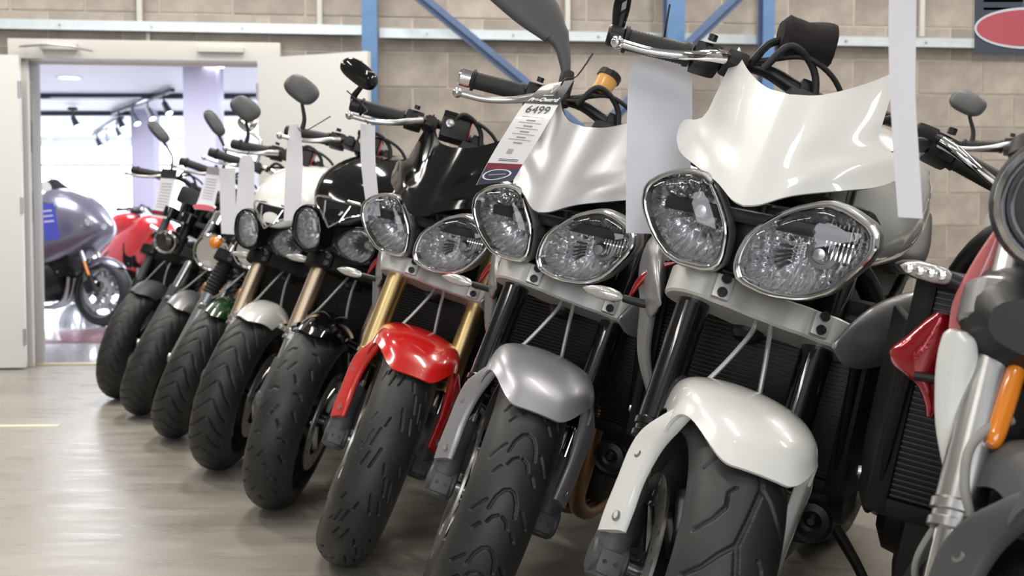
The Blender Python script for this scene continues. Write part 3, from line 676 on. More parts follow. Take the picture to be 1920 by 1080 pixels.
# ------------------------------------------------------------------ shared motorcycle assembly
def front_end(root, SM, o):
    """wheel, fork, fender, yokes: parts turned with the steering"""
    tk = o['tread']; fine = o.get('fine', 1)
    wh = put('front_wheel', lambda: rim(wire=o.get('wire', False)), o.get('rimm', PLAS), root, SM, key=('rim', o.get('wire', False)))
    nU, nV = {2: (1300, 136), 1: (600, 60), 0: (300, 40)}[fine]
    put('tyre', lambda: tyre(tk, nU, nV), TYRE, wh, key=('tyre', tk, fine), ang=60)
    for y in ((-.075, .075) if o.get('discs', 2) == 2 else (.075,)):
        d = put('brake_disc', lambda y=y: disc(y), DISC, wh, key=('disc', y), ang=30)
    for s in ((-1, 1) if o.get('discs', 2) == 2 else (1,)): put('disc_carrier', lambda s=s: carrier(s*.068), STEEL, wh, key=('carrier', s))
    put('axle', lambda: lathe(G(), [(-.135, .008), (-.135, .012), (.135, .012), (.135, .008)], (0, 0, .3), (0, 1, 0), 14), STEEL, wh, key='axle')
    ft = o['fork']
    for s in (-1, 1):
        if ft == 'usd':      # fat outer tube above, thin chromed stanchion and casting below
            leg = put('fork_leg', lambda s=s: FK(lathe(G(), [(.225, .023), (.228, .0275), (.665, .0275), (.668, .022)], (0, s*.11, 0), (0, 0, 1), 28)), o['forkm'], root, SM, key=('usd', s))
            put('dust_seal', lambda s=s: FK(lathe(G(), [(.196, .024), (.198, .030), (.207, .030), (.209, .027), (.216, .027), (.218, .031), (.228, .031), (.231, .028)], (0, s*.11, 0), (0, 0, 1), 28)), o.get('sealm', FORKB), leg, key=('seal', s))
            put('stanchion', lambda s=s: FK(lathe(G(), [(.04, .0205), (.2, .0205)], (0, s*.11, 0), (0, 0, 1), 24)), CHROME, leg, key=('stan', s))
            def cast(s=s):
                g = G(); lathe(g, [(-.035, .018), (-.03, .028), (.0, .032), (.03, .030), (.06, .027), (.12, .0265), (.135, .024)], (-.002, s*.112, 0), (0, 0, 1), 20); lathe(g, [(-.03, .024), (-.026, .029), (.026, .029), (.03, .024)], (0, s*.112, 0), (0, 1, 0), 20); rbox(g, (.020, s*.112, -.006), (.034, .040, .040), .010); return FK(g)
            cst = put('fork_casting', cast, o.get('castm', DGREY), leg, key=('cast', s))
            put('pinch_bolt', lambda s=s: FK(lathe(lathe(G(), [(0, .0035), (.004, .0035)], (.035, s*.112+.008, -.006), (1, 0, 0), 10), [(0, .0035), (.004, .0035)], (.035, s*.112-.010, -.006), (1, 0, 0), 10)), PLAS, leg, key=('pinch', s))
        else:                # conventional: thin tube above, fat slider below
            leg = put('fork_leg', lambda s=s: FK(lathe(G(), [(-.03, .018), (-.02, .026), (.05, .026), (.27, .0265), (.285, .029), (.30, .029), (.302, .02)], (0, s*.105, 0), (0, 0, 1), 24)), o['forkm'], root, SM, key=('slider', s))
            put('stanchion', lambda s=s: FK(lathe(G(), [(.3, .0205), (.665, .0205)], (0, s*.105, 0), (0, 0, 1), 20)), o.get('stanm', CHROME), leg, key=('cstan', s))
            if o.get('gaiter'):
                put('fork_gaiter', lambda s=s: FK(lathe(G(), [(.29, .028)]+[(.295+.0075*i, .036 if i % 2 else .029) for i in range(19)]+[(.44, .028)], (0, s*.105, 0), (0, 0, 1), 24)), RUB, leg, key=('gait', s), ang=80)
        if o.get('discs', 2) == 2 or s > 0:
            def cal(s=s):
                g = G(); rbox(g, (-.070, s*.086, .085), (.050, .052, .105), .012); rbox(g, (-.040, s*.108, .085), (.045, .02, .115), .006)
                for z in (.05, .12): lathe(g, [(0, .008), (.008, .008)], (-.072, s*.112, z), (0, s, 0), 12)
                return FK(g)
            put('brake_caliper', cal, o.get('calm', PLAS), root, SM, key=('cal', s))
    if o['fend'] == 'long':
        f = put('front_fender', fender_long, o['fendm'], root, SM, key='fendl', ang=50)
        for s in (-1, 1):
            for (x, y, z) in ((.076, .141, .165), (.056, .138, .065)):
                put('fender_bolt', lambda s=s, x=x, y=y, z=z: FK(lathe(G(), [(-.004, .010), (0, .010), (.001, .006), (-.002, .005), (-.002, .0003)], (x-.004, s*(y-.007), z), (.45, s, 0), 14)), STEEL, f, key=('fb', s, z))
    else:
        put('front_fender', lambda: fender_short(o.get('fhw', .075), o.get('fa', 38), o.get('fb', 125)), o['fendm'], root, SM, key=('fends', o.get('fhw'), o.get('fa'), o.get('fb')), ang=50)
    lc = put('lower_yoke', clampA, o.get('clampm', ALU), root, SM, key='clampA')
    for s in (-1, 1):
        for z in (.452, .475): put('yoke_bolt', lambda s=s, z=z: FK(lathe(G(), [(0, .0085), (.005, .0085), (.005, .0055), (.002, .005), (.002, .0003)], (.0625, s*.085, z), (1, 0, 0), 12)), INK, lc, key=('yb', s, z))
    put('upper_yoke', lambda: FK(prism(G(), chaikin([(.03, 0), (.035, .08), (.045, .12), (.0, .155), (-.04, .13), (-.05, .06), (-.075, .03), (-.075, -.03), (-.05, -.06), (-.04, -.13), (0, -.155), (.045, -.12), (.035, -.08)], 1), lambda u, v, t: (u, v, t), .655, .685, .004)), o.get('clampm', ALU) if o.get('uyoke') else PLAS, root, SM, key='uyoke')
    put('steering_stem', lambda: FK(lathe(G(), [(.42, .02), (.43, .028), (.7, .028), (.705, .018)], (-.043, 0, 0), (0, 0, 1), 20)), PLAS, root, SM, key='stem')
    pair('bar_riser', lambda g, s: FK(rbox(lathe(g, [(0, .016), (.15, .016)], (-.03, s*.045, .685), (.14, 0, 1), 14), (-.002, s*.045, .855), (.045, .025, .045), .006)), PLAS, root, SM, key='riser')
    put('brake_line', lambda: FK(tube(tube(G(), [(.03, -.01, .44), (.05, -.02, .40), (.035, -.06, .31), (.0, -.10, .26), (-.05, -.12, .17), (-.07, -.10, .12)], .0042, 8, 8), [(.03, .015, .44), (.045, .02, .38), (.03, .035, .30), (-.02, .07, .22), (-.06, .10, .12)], .0042, 8, 8)), HOSE, root, SM, key='bline')
def controls(root, SM, o):
    hb = put('handlebar', lambda: FK(tube(G(), BAR, [.011, .011, .0125, .0145, .0145, .0145, .0125, .011, .011], 16, 6)), o.get('barm', PLAS), root, SM, key='bar')
    for s in (-1, 1):
        gr = put('grip', lambda s=s: FK(gripmesh(s, [(-.0360, s*.368, .8505), (-.0305, s*.250, .8645)])), RUB, root, SM, key=('grip', s), ang=80)
        be = o.get('bar_end', PLAS)
        put('bar_end', lambda s=s: FK(lathe(G(), [(0, .017), (.003, .0195), (.026, .0195), (.030, .016)], (-.0360, s*.368, .8505), (-.04, s, -.1), 20)), be, gr, key=('bend', s))
        def cube(s=s):
            g = G(); rbox(g, (-.028, s*.222, .866), (.045, .050, .048), .010, rotm([1, 0, 0], -s*.1)); rbox(g, (-.020, s*.180, .872), (.036, .022, .040), .006); lathe(g, [(0, .008), (.01, .008)], (.0, s*.225, .89), (.3, 0, 1), 12); rbox(g, (.0, s*.222, .868), (.02, .014, .012), .003); return FK(g)
        put('switch_cube', cube, PLAS, root, SM, key=('swc', s))
        def perch(s=s):
            g = G(); rbox(g, (.0, s*.176, .862), (.06, .040, .028), .008); tube(g, [(.02, s*.19, .860), (.035, s*.215, .850)], .010, 10, 1); return FK(g)
        put('lever_perch', perch, PLAS, root, SM, key=('perch', s))
        dz = o.get('ldrop', 0)
        def lever(s=s, dz=dz):
            g = G(); tube(g, [(.032, s*.200, .852), (.050, s*.225, .836-dz*.3), (.058, s*.265, .816-dz*.6), (.052, s*.32, .803-dz*.9), (.052, s*.372, .797-dz)], [.008, .007, .0055, .005, .005], 12, 6, True, 1.4)
            lathe(g, [(-.011, .002), (-.009, .007), (-.004, .0105), (0, .0115), (.004, .0105), (.009, .007), (.011, .002)], (.052, s*.380, .796-dz), (0, s, -.12), 16); return FK(g)
        put('lever', lever, o.get('leverm', STEEL), root, SM, key=('lever', s, dz))
    def cabs():
        g = G(); tube(g, [(.03, -.13, .86), (.055, -.10, .905), (.03, -.04, .88), (.01, -.02, .78), (-.02, -.02, .70)], .0065, 10, 8)
        tube(g, [(.01, -.14, .88), (.045, -.06, .90), (.02, .02, .86), (-.01, .03, .72)], .005, 10, 8); tube(g, [(.02, .16, .86), (.08, .10, .84), (.05, .04, .78), (.0, .02, .66)], .006, 10, 8)
        tube(g, [(.02, .18, .85), (.09, .13, .80), (.05, .07, .72)], .0045, 10, 8); return FK(g)
    put('control_cables', cabs, RUB, root, SM, key='cabs')
    def dash():
        g = G(); rbox(g, (.045, 0, .79), (.05, .17, .09), .02); rbox(g, (.03, .03, .81), (.02, .10, .05), .008); return FK(g)
    put('instrument_panel', dash, PLAS, root, SM, key='dash')
    rv = o.get('res')
    if rv == 'amber':
        c = (.03, -.090, .925)
        b = put('fluid_reservoir', lambda: FK(lathe(G(), [(-.022, .016), (-.018, .021), (.015, .024), (.018, .024)], c, (0, .18, 1), 22)), FLUID, root, SM, key='resA', label='translucent amber brake fluid pot')
        put('cap', lambda: FK(lathe(G(), [(.017, .027)]+[(.019+.0001*i, .027) for i in range(2)]+[(.031, .027), (.034, .024)], c, (0, .18, 1), 12)), PLAS, b, key='capA', ang=20)
        put('reservoir_bracket', lambda: FK(tube(tube(G(), [(.01, -.16, .87), (.02, -.12, .89), (.03, -.105, .905)], .006, 8, 3), [(.03, -.095, .905), (.03, -.13, .87), (.02, -.17, .86)], .004, 8, 4)), PLAS, root, SM, key='resbr')
    elif rv == 'box':
        b = put('fluid_reservoir', lambda: FK(rbox(G(), (.025, -.110, .862), (.05, .075, .060), .008, rotm([1, 0, 0], .1))), PLAS, root, SM, key='resB')
        put('cap', lambda: FK(rbox(G(), (.025, -.112, .897), (.056, .082, .014), .004, rotm([1, 0, 0], .1))), BLACKP, b, key='capB')
        put('sight_glass', lambda: FK(lathe(G(), [(0, .011), (.004, .011), (.005, .007)], (.050, -.128, .868), (1, 0, 0), 16)), STEEL, b, key='sight')
        put('reflective_label', lambda: FK(rbox(G(), (.024, -.0702, .868), (.040, .003, .05), .001, rotm([1, 0, 0], .1))), CANDY, b, key='redl')
    elif rv == 'sock':
        def sock():
            g = G(); rnd = random.Random(3); P = []
            c0, c1 = np.array([.03, -.118, .930]), np.array([.03, -.033, .948]); n = 28
            ax = nrm(c1-c0); u = nrm(np.cross(ax, [1, 0, 0])); w = np.cross(ax, u); rings = []
            for k, (t, r) in enumerate([(-.05, .004), (-.03, .026), (.08, .035), (.3, .031), (.5, .028), (.75, .033), (.95, .037), (1.02, .036), (1.0, .030), (.93, .026), (.92, .003)]):
                rings.append([c0+(c1-c0)*t+r*(1+.06*math.sin(3*a+k)+.04*rnd.uniform(-1, 1))*(math.cos(a)*u*1.05+math.sin(a)*w*.9) for a in np.linspace(0, 2*math.pi, n, endpoint=False)])
            return FK(loft(g, rings))
        put('reservoir_sleeve', sock, CLOTH, root, SM, key='sock', label='black towelling sleeve over the brake fluid reservoir')
        put('reservoir_bracket', lambda: FK(tube(G(), [(.01, -.15, .87), (.03, -.135, .905), (.03, -.11, .925)], .007, 8, 3)), PLAS, root, SM, key='sockbr')
    mr = o.get('mirror')
    def pad(g, c, n_, w, h, t=.012, ax=None, prof=None):
        """mirror head: rounded disc, centre c, facing n_, half sizes w (along ax) and h"""
        n_ = nrm(n_); ax = nrm(np.array(ax)-np.dot(ax, n_)*n_); b = np.cross(n_, ax); c = np.array(c)
        rings = []
        for k, d in ((.2, -t*1.0), (.7, -t*.9), (.93, -t*.4), (1, 0), (.985, t*.35), (.93, t*.4), (.9, t*.25)):
            rings.append([c+n_*d+k*(w*math.copysign(abs(math.cos(a))**.75, math.cos(a))*ax+h*math.copysign(abs(math.sin(a))**.75, math.sin(a))*b) for a in np.linspace(0, 2*math.pi, 32, endpoint=False)])
        return loft(g, rings)
    if mr == 'blade':
        def blade():
            g = G(); S_ = cr([(-.175, .918, .010, .008), (-.190, .950, .014, .010), (-.212, .985, .020, .011), (-.245, 1.012, .038, .014), (-.285, 1.035, .052, .018), (-.335, 1.058, .058, .020), (-.395, 1.075, .050, .018), (-.435, 1.085, .028, .012), (-.447, 1.088, .006, .006)], 6)
            T = np.array([0, -.8, .5]); T = nrm(T); rings = []
            for y, z, w, t in S_:
                B = nrm([0, .45, .9]) if w > .03 else nrm([0, .75, .65]); rings.append([np.array([.02, y, z])+w*math.cos(a)*B+t*math.sin(a)*np.array([1, 0, 0])+0*T for a in np.linspace(0, 2*math.pi, 24, endpoint=False)])
            return FK(loft(g, rings))
        m = put('mirror', blade, DGREY, root, SM, key='blade', label='grey blade shaped mirror on a swept stem')
        put('mirror_mount', lambda: FK(lathe(G(), [(-.03, .014), (.0, .014), (.03, .017), (.05, .015)], (.015, -.165, .88), (0, -.2, 1), 14)), PLAS, m, key='blm')
    elif mr == 'barend':
        m = put('mirror', lambda: FK(pad(G(), (.03, -.400, .912), (-.9, -.1, -.30), .056, .032, .020, (0, 1, -.30))), BLACKP, root, SM, key='bem', label='gloss black oval bar end mirror')
        put('mirror_stem', lambda: FK(tube(G(), [(-.035, -.388, .850), (-.025, -.395, .868), (.0, -.385, .890), (.02, -.385, .905)], [.011, .009, .007, .008], 10, 4)), BLACKP, m, key='bems')
    elif mr == 'folded':
        m = put('mirror', lambda: FK(tube(G(), [(-.035, -.385, .868), (-.02, -.392, .90), (-.01, -.398, .94), (.0, -.405, .985)], [.012, .016, .012, .018], 12, 5, True, .5)), BLACKP, root, SM, key='fold', label='black folded bar end mirror arm')
        put('mirror_stem', lambda: FK(lathe(G(), [(0, .016), (.02, .016)], (-.036, -.372, .851), (0, -1, .1), 16)), PLAS, m, key='folds')
    elif mr in ('stalk', 'leaf', 'chromebox'):
        hc, hn, sz = {'stalk': ((.02, -.385, .980), (-1, -.1, -.15), (.060, .042)), 'leaf': ((.02, -.33, 1.075), (-.9, -.2, -.2), (.072, .032)), 'chromebox': ((.02, -.30, 1.02), (-.9, .2, -.1), (.042, .038))}[mr]
        hm = CHROME if mr == 'chromebox' else DGREY
        m = put('mirror', lambda: FK(pad(G(), hc, hn, sz[0], sz[1], .016, (0, 1, -.35) if mr != 'leaf' else (0, 1, -.50))), hm, root, SM, key=('mir', mr))
        put('mirror_stem', lambda: FK(tube(G(), [(-.028, -.345, .860), (-.02, -.350, .90), (0, -.37, .94), (.015, hc[1]+.01, hc[2]-.012)] if mr == 'stalk' else [(-.02, -.19, .875), (-.01, -.20, .93), (0, -.22, .98), (.01, hc[1]+.03, hc[2]-.03)], [.009, .007, .006, .008], 10, 5)), CHROME if mr == 'chromebox' else PLAS, m, key=('mst', mr))
    # second mirror on the far side for the bikes that carry a pair
    if mr in ('stalk', 'leaf'):
        m = put('mirror', lambda: FK(pad(G(), (.02, .395, .995), (-1, .1, -.15), .058, .040, .016, (0, 1, .35))), DGREY, root, SM, key=('mirL', mr))
        put('mirror_stem', lambda: FK(tube(G(), [(-.028, .345, .860), (-.02, .350, .90), (0, .37, .94), (.015, .385, .983)], [.009, .007, .006, .008], 10, 5)), PLAS, m, key=('mstL', mr))
def indicator(root, c, d, m_stalk, key):
    c = np.array(c); d = nrm(d)
    st = put('indicator', lambda: tube(G(), [c, c+d*.045], [.008, .007], 10, 1), m_stalk, root, key=('ist', key))
    def body(k0, k1, sc):
        g = G(); e = c+d*.045; b = nrm(np.cross(d, [0, 0, 1])); up = np.cross(b, d); rings = []
        for t, r in ((0, .25), (.12, .75), (.35, 1), (.6, .95), (.85, .6), (1, .08)):
            rings.append([e+d*(.075*t)+sc*r*(.009*math.cos(a)*b+.0125*math.sin(a)*up)+(-b if k0 else b)*0*.006 for a in np.linspace(0, 2*math.pi, 18, endpoint=False)])
        return loft(g, rings)
    put('indicator_shell', lambda: body(0, 0, 1.0), GRAPH, st, key=('ish', key))
    put('indicator_lens', lambda: body(0, 0, .93).xf(lambda x, y, z: (x+.004, y, z)), mat('clear_led_lens', (.50, .49, .46), .12, .3, .8, (90, .6)), st, key=('ile', key))
def bodywork(root, o):
    tm = o['tankm']
    tank = put('fuel_tank', lambda: superloft(G(), [(-.33, .05, .93, .99, 0, 2.2), (-.36, .12, .86, 1.03, 0, 2.3), (-.45, .178, .80, 1.065, 0, 2.5), (-.58, .195, .79, 1.08, 0, 2.5), (-.72, .18, .79, 1.06, 0, 2.4), (-.85, .125, .80, .99, 0, 2.3), (-.93, .085, .80, .90, 0, 2.2)], 30, 5), tm, root, Matrix.Translation(o.get('tankoff', (0, 0, 0))), key='tank')
    put('filler_cap', lambda: lathe(G(), [(0, .03), (.006, .03), (.008, .024)], (-.60, 0, 1.078), (.05, 0, 1), 20), STEEL, tank, key='cap')
    put('seat', lambda: superloft(G(), [(-.88, .06, .80, .86, 0, 2.5), (-.96, .12, .77, .85, 0, 2.8), (-1.10, .15, .77, .845, 0, 3), (-1.28, .14, .79, .88, 0, 3), (-1.42, .12, .83, .92, 0, 2.8), (-1.58, .09, .88, .94, 0, 2.6), (-1.62, .04, .89, .93, 0, 2.4)], 24, 4), SEATM, root, key='seat')
    tl = put('tail_fairing', lambda: superloft(G(), [(-1.15, .10, .70, .79, 0, 2.6), (-1.35, .12, .74, .84, 0, 2.6), (-1.55, .10, .80, .90, 0, 2.5), (-1.70, .06, .86, .92, 0, 2.4), (-1.74, .02, .88, .91, 0, 2.2)], 20, 4), tm, root, key='tail')
    put('tail_light', lambda: rbox(G(), (-1.735, 0, .875), (.025, .08, .03), .008), CANDY, tl, key='tlight')
    def frame(g, s):
        tube(g, [(-.30, s*.05, .86), (-.42, s*.13, .80), (-.62, s*.17, .66), (-.86, s*.15, .50), (-.92, s*.13, .36)], .021, 12, 6)
        tube(g, [(-.31, s*.05, .78), (-.42, s*.13, .70), (-.62, s*.17, .58), (-.84, s*.15, .46)], .019, 12, 6)
        return tube(g, [(-.80, s*.12, .66), (-1.1, s*.11, .74), (-1.5, s*.08, .84)], .013, 10, 4)
    pair('frame_spar', frame, o.get('framem', ENG), root, key='frame')
    def eng():
        g = G(); rbox(g, (-.60, 0, .42), (.42, .30, .26), .04); rbox(g, (-.47, 0, .60), (.22, .30, .22), .03, rotm([0, 1, 0], .25)); rbox(g, (-.56, 0, .27), (.30, .20, .10), .03)
        for s in (-1, 1): lathe(g, [(0, .105), (.025, .10), (.04, .07), (.042, .001)], (-.60, s*.15, .40), (0, s, 0), 28); lathe(g, [(0, .065), (.02, .06), (.03, .03), (.031, .001)], (-.76, s*.15, .44), (0, s, 0), 24)
        rbox(g, (-.85, 0, .62), (.3, .2, .16), .03); rbox(g, (-.55, 0, .74), (.34, .20, .10), .02)
        return g
    en = put('engine', eng, ENG, root, key='eng')
    put('cylinder_fins', lambda: (lambda g: [rbox(g, (-.46+.012*i*.25, 0, .52+.022*i), (.235, .32, .006), 0, rotm([0, 1, 0], .25)) for i in range(9)] and g)(G()), ENG, en, key='fins', smooth=False)
    pair('side_cover', lambda g, s: lathe(g, [(0, .055), (.012, .052), (.016, .04), (.012, .03), (.012, .001)], (-.60, s*.19, .40), (0, s, 0), 28), o.get('coverm', ALU) if o.get('coverm') else STEEL, en, key='cover')
    def hdr():
        g = G()
        for y in (-.085, 0, .085): tube(g, [(-.37, y, .60), (-.325, y*1.1, .57), (-.30, y*1.15, .47), (-.31, y*1.0, .34), (-.36, y*.7, .23), (-.48, y*.5, .17), (-.64, y*.3, .16)], .0195, 14, 6)
        tube(g, [(-.62, 0, .16), (-.80, -.05, .17), (-.95, -.13, .24), (-1.05, -.17, .33)], [.045, .04, .026, .026], 14, 5); return g
    put('exhaust_header', hdr, o.get('pipem', PIPE), root, key='hdr')
    put('silencer', lambda: lathe(G(), [(0, .03), (.03, .05), (.06, .055), (.40, .058), (.43, .05), (.44, .03), (.40, .028)], (-1.02, -.175, .32), (-.86, -.03, .45), 24), STEEL, root, key='sil')
    pair('swingarm', lambda g, s: tube(g, [(-.92, s*.10, .37), (-1.15, s*.12, .36), (-1.43, s*.115, .315)], [.035, .032, .024], 12, 4), o.get('framem', ENG), root, key='swing')
    rw = put('rear_wheel', lambda: rim((-1.43, 0, .315), 5, .218, .07, o.get('wire', False)), o.get('rimm', PLAS), root, key=('rrim', o.get('wire', False)))
    put('tyre', lambda: tyre(None, 120, 26, .315, .18, .218, (-1.43, 0, .315)), TYRE, rw, key='rtyre', ang=60)
    put('brake_disc', lambda: disc(-.09, .07, .11, (-1.43, 0, .315)), DISC, rw, key='rdisc', ang=30)
    put('axle', lambda: lathe(G(), [(-.15, .012), (.15, .012)], (-1.43, 0, .315), (0, 1, 0), 14), STEEL, rw, key='raxle')
    put('rear_fender', lambda: tube(G(), [(-1.45, 0, .80), (-1.62, 0, .72), (-1.74, 0, .60)], [.03, .05, .045], 12, 4, True, .3), PLAS, root, key='rfend')
    ss = put('side_stand', lambda: tube(G(), [(-.78, .13, .24), (-.80, .22, .13), (-.81, .30, .045-.06)], [.014, .011, .011], 10, 3), PLAS, root, key='stand')
    put('stand_foot', lambda: rbox(G(), (-.82, .305, -.018), (.07, .04, .01), .004, rotm([1, 0, 0], -.2)), PLAS, ss, key='sfoot')
    pair('footpeg', lambda g, s: lathe(g, [(0, .009), (.01, .014), (.09, .012)], (-.95, s*.13, .36), (0, s, .1), 12), STEEL, root, key='pegs')
    if o.get('rad', True):
        rd = put('radiator', lambda: rbox(G(), (-.300, 0, .60), (.035, .34, .30), .006), RADM, root, key='rad')
        put('radiator_rim', lambda: (lambda g: [rbox(g, *a) for a in (((-.295, 0, .755), (.05, .36, .025), .006), ((-.295, 0, .445), (.05, .36, .025), .006))] and [rbox(g, (-.295, s*.182, .60), (.055, .028, .33), .008) for s in (-1, 1)] and g)(G()), SPAN, rd, key='radr')
        fi = put('radiator_fins', lambda: (lambda g: [rbox(g, (-.280, 0, .462+.0075*i), (.010, .335, .0022), 0) for i in range(38)] and g)(G()), mat('radiator_fin_metal', (.035, .035, .035), .35, .7), rd, key='radf', smooth=False); fi['kind'] = 'stuff'
        def rpan(g, s):
            return prism(g, [(-.18, .69), (-.21, .46), (-.25, .42), (-.32, .43), (-.36, .50), (-.37, .70)], lambda u, v, t: (u-.06, s*t-s*.25*(u+.25), v), .186, .198, .004)
        for s in (-1, 1):
            pn = put('radiator_side_panel', lambda s=s: rpan(G(), s), SPAN, root, key=('rpan', s))
            put('panel_screw', lambda s=s: lathe(G(), [(0, .008), (.004, .007), (.004, .002)], (-.33, s*.214, .47), (.25, s, 0), 12), STEEL, pn, key=('pscr', s))
        put('horn', lambda: (lambda g: lathe(g, [(-.03, .02), (-.01, .036), (0, .038), (.004, .036), (0, .030), (.003, .018), (.0, .012), (.006, .006), (.006, .0003)], (-.24, .165, .392), (1, .1, 0), 28))(G()), ENG, root, key='horn')
        put('lower_cowl', lambda: superloft(G(), [(-.27, .10, .30, .38, 0, 3), (-.34, .16, .20, .36, 0, 3), (-.5, .17, .14, .30, 0, 3), (-.7, .15, .13, .26, 0, 3)], 20, 3), o.get('bellym', PLAS), root, key='belly') if o.get('belly') else None
def shrouds(root, o):
    def sh(s):
        g = G(); secs = [(-.175, .150, .700, .004, .006), (-.20, .168, .705, .012, .036), (-.25, .192, .718, .022, .056), (-.32, .222, .735, .028, .060), (-.40, .245, .752, .026, .052), (-.47, .255, .768, .016, .040), (-.52, .250, .775, .006, .018)]
        rings = []
        for x, y, z, w, h in cr(secs, 5): rings.append([(x, s*(y+w*math.cos(a)*1.0), z+h*math.sin(a)+.25*w*math.cos(a)) for a in np.linspace(0, 2*math.pi, 22, endpoint=False)])
        return loft(g, rings)
    for s in (-1, 1):
        a = put('air_scoop', lambda s=s: sh(s), GRAPH, root, key=('scoop', s))
    put('scoop_stay', lambda: tube(G(), [(-.225, -.185, .68), (-.240, -.182, .60), (-.255, -.160, .53), (-.265, -.140, .48)], [.016, .013, .009, .004], 12, 5, True, .6), GRAPH, root, key='stay')
    put('scoop_trim', lambda: tube(G(), [(-.235, -.226, .690), (-.240, -.214, .722), (-.245, -.190, .750), (-.25, -.160, .766)], [.003, .007, .006, .002], 12, 5, True, .7), CANDY, root, key='rtrim', label='candy red edge trim on the air scoop')

def head_A(root, o):
    fs = put('fly_screen', flyscreen, o['cowlm'], root, key='cowl', ang=50)
    put('screen_liner', lambda: flyscreen().xf(lambda x, y, z: (x-.007, y*.97, .9+(z-.9)*.975)), PLAS, fs, key='cowll', ang=50)
    for nm, outl, bulb, fl in (('headlight', LIGHT_L, (.112, .842), 1), ('headlight', LIGHT_R, (-.085, .872), -1)):
        k = ('hl', fl); b, sh, rf, ln, cp, O = light_parts(outl, -.06, .12, bulb)
        h = put(nm, sh, GRAPH, root, key=(k, 's'))
        put('bezel', b, CHROME, h, key=(k, 'b')); put('reflector', rf, REFL, h, key=(k, 'r'), ang=60); put('lens', ln, LENS, h, key=(k, 'l'), ang=60)
        put('bulb_shield', cp, STEEL, h, key=(k, 'c'))
        c = O.mean(0)
        put('bulb_socket', lambda: lathe(G(), [(-.01, .026), (.020, .024), (.022, .017), (.010, .016)], (-.138, *bulb), (1, 0, 0), 20), GRAPH, h, key=(k, 'k'))
        y0, y1 = (c[0]+.03, c[0]+.07) if fl > 0 else (c[0]-.045, c[0]+.02)
        put('reflector_flutes', lambda: flutes(O, -.100, y0, y1, 7, c[1]-.005 if fl > 0 else c[1]+.030, c[1]+.052), CHROME, h, key=(k, 'f'))
    put('headlight_bracket', lambda: (lambda g: tube(tube(tube(rbox(rbox(G(), (-.19, .0, .84), (.10, .12, .12), .02), (-.13, .0, .875), (.06, .30, .022), .008), [(-.13, .0, .77), (-.15, 0, .83), (-.15, 0, .90)], .012, 10, 4), [(-.14, -.13, .89), (-.20, -.12, .96), (-.24, -.10, 1.02)], .007, 8, 4), [(-.14, .13, .89), (-.20, .12, .96), (-.24, .10, 1.02)], .007, 8, 4))(0), PLAS, root, key='hbr')
LB_R = [(-.152, .833), (-.152, .885), (-.125, .916), (-.092, .918), (-.064, .900), (-.042, .842), (-.044, .795), (-.088, .772), (-.134, .792)]
LB_L = [(-.004, .822), (.022, .860), (.072, .886), (.127, .893), (.160, .866), (.147, .800), (.112, .772), (.055, .777), (.012, .797)]
def head_B(root, o):
    secs = [(-.035, .02, .875, .90), (-.06, .075, .872, .955), (-.10, .125, .88, 1.01), (-.16, .155, .90, 1.055), (-.24, .16, .92, 1.09), (-.32, .15, .95, 1.10), (-.36, .12, 1.0, 1.09)]
    f = put('headlight_cowl', lambda: superloft(G(), [(*s, 0, 2.3) for s in secs], 32, 5).xf(lambda x, y, z: (x, y, z)), o['cowlm'], root, key='cowlB')
    put('cowl_intake', lambda: (lambda g: [tube(g, [(-.015, s*.0, .868), (-.035, s*.045, .905), (-.06, s*.085, .925), (-.052, s*.080, .950), (-.05, s*.03, .955)], .0035, 8, 4) for s in (-1, 1)] and [tube(g, [(-.025, s*.028, .89), (-.045, s*.045, .942)], .003, 8, 1) for s in (-1, 1)] and g)(G()), CHROME, f, key='intk')
    put('intake_mesh', lambda: (lambda g: prism(g, [(-.075, .925), (-.04, .90), (0, .875), (.04, .90), (.075, .925), (.065, .948), (-.065, .948)], lambda u, v, t: (t-.3*abs(u), u, v), -.045, -.03, .003))(G()), PLAS, f, key='intm')
    for outl, bulb, fl in ((LB_L, (.10, .835), 1), (LB_R, (-.09, .845), -1)):
        k = ('hb', fl); b, sh, rf, ln, cp, O = light_parts(outl, -.05, .11, bulb)
        h = put('headlight', sh, PLAS, root, key=(k, 's')); put('bezel', b, BLACKP, h, key=(k, 'b')); put('reflector', rf, REFL, h, key=(k, 'r'), ang=60); put('lens', ln, LENS, h, key=(k, 'l'), ang=60); put('bulb_shield', cp, STEEL, h, key=(k, 'c'))
    put('headlight_bracket', lambda: rbox(G(), (-.17, 0, .84), (.10, .16, .12), .02), PLAS, root, key='hbrB')
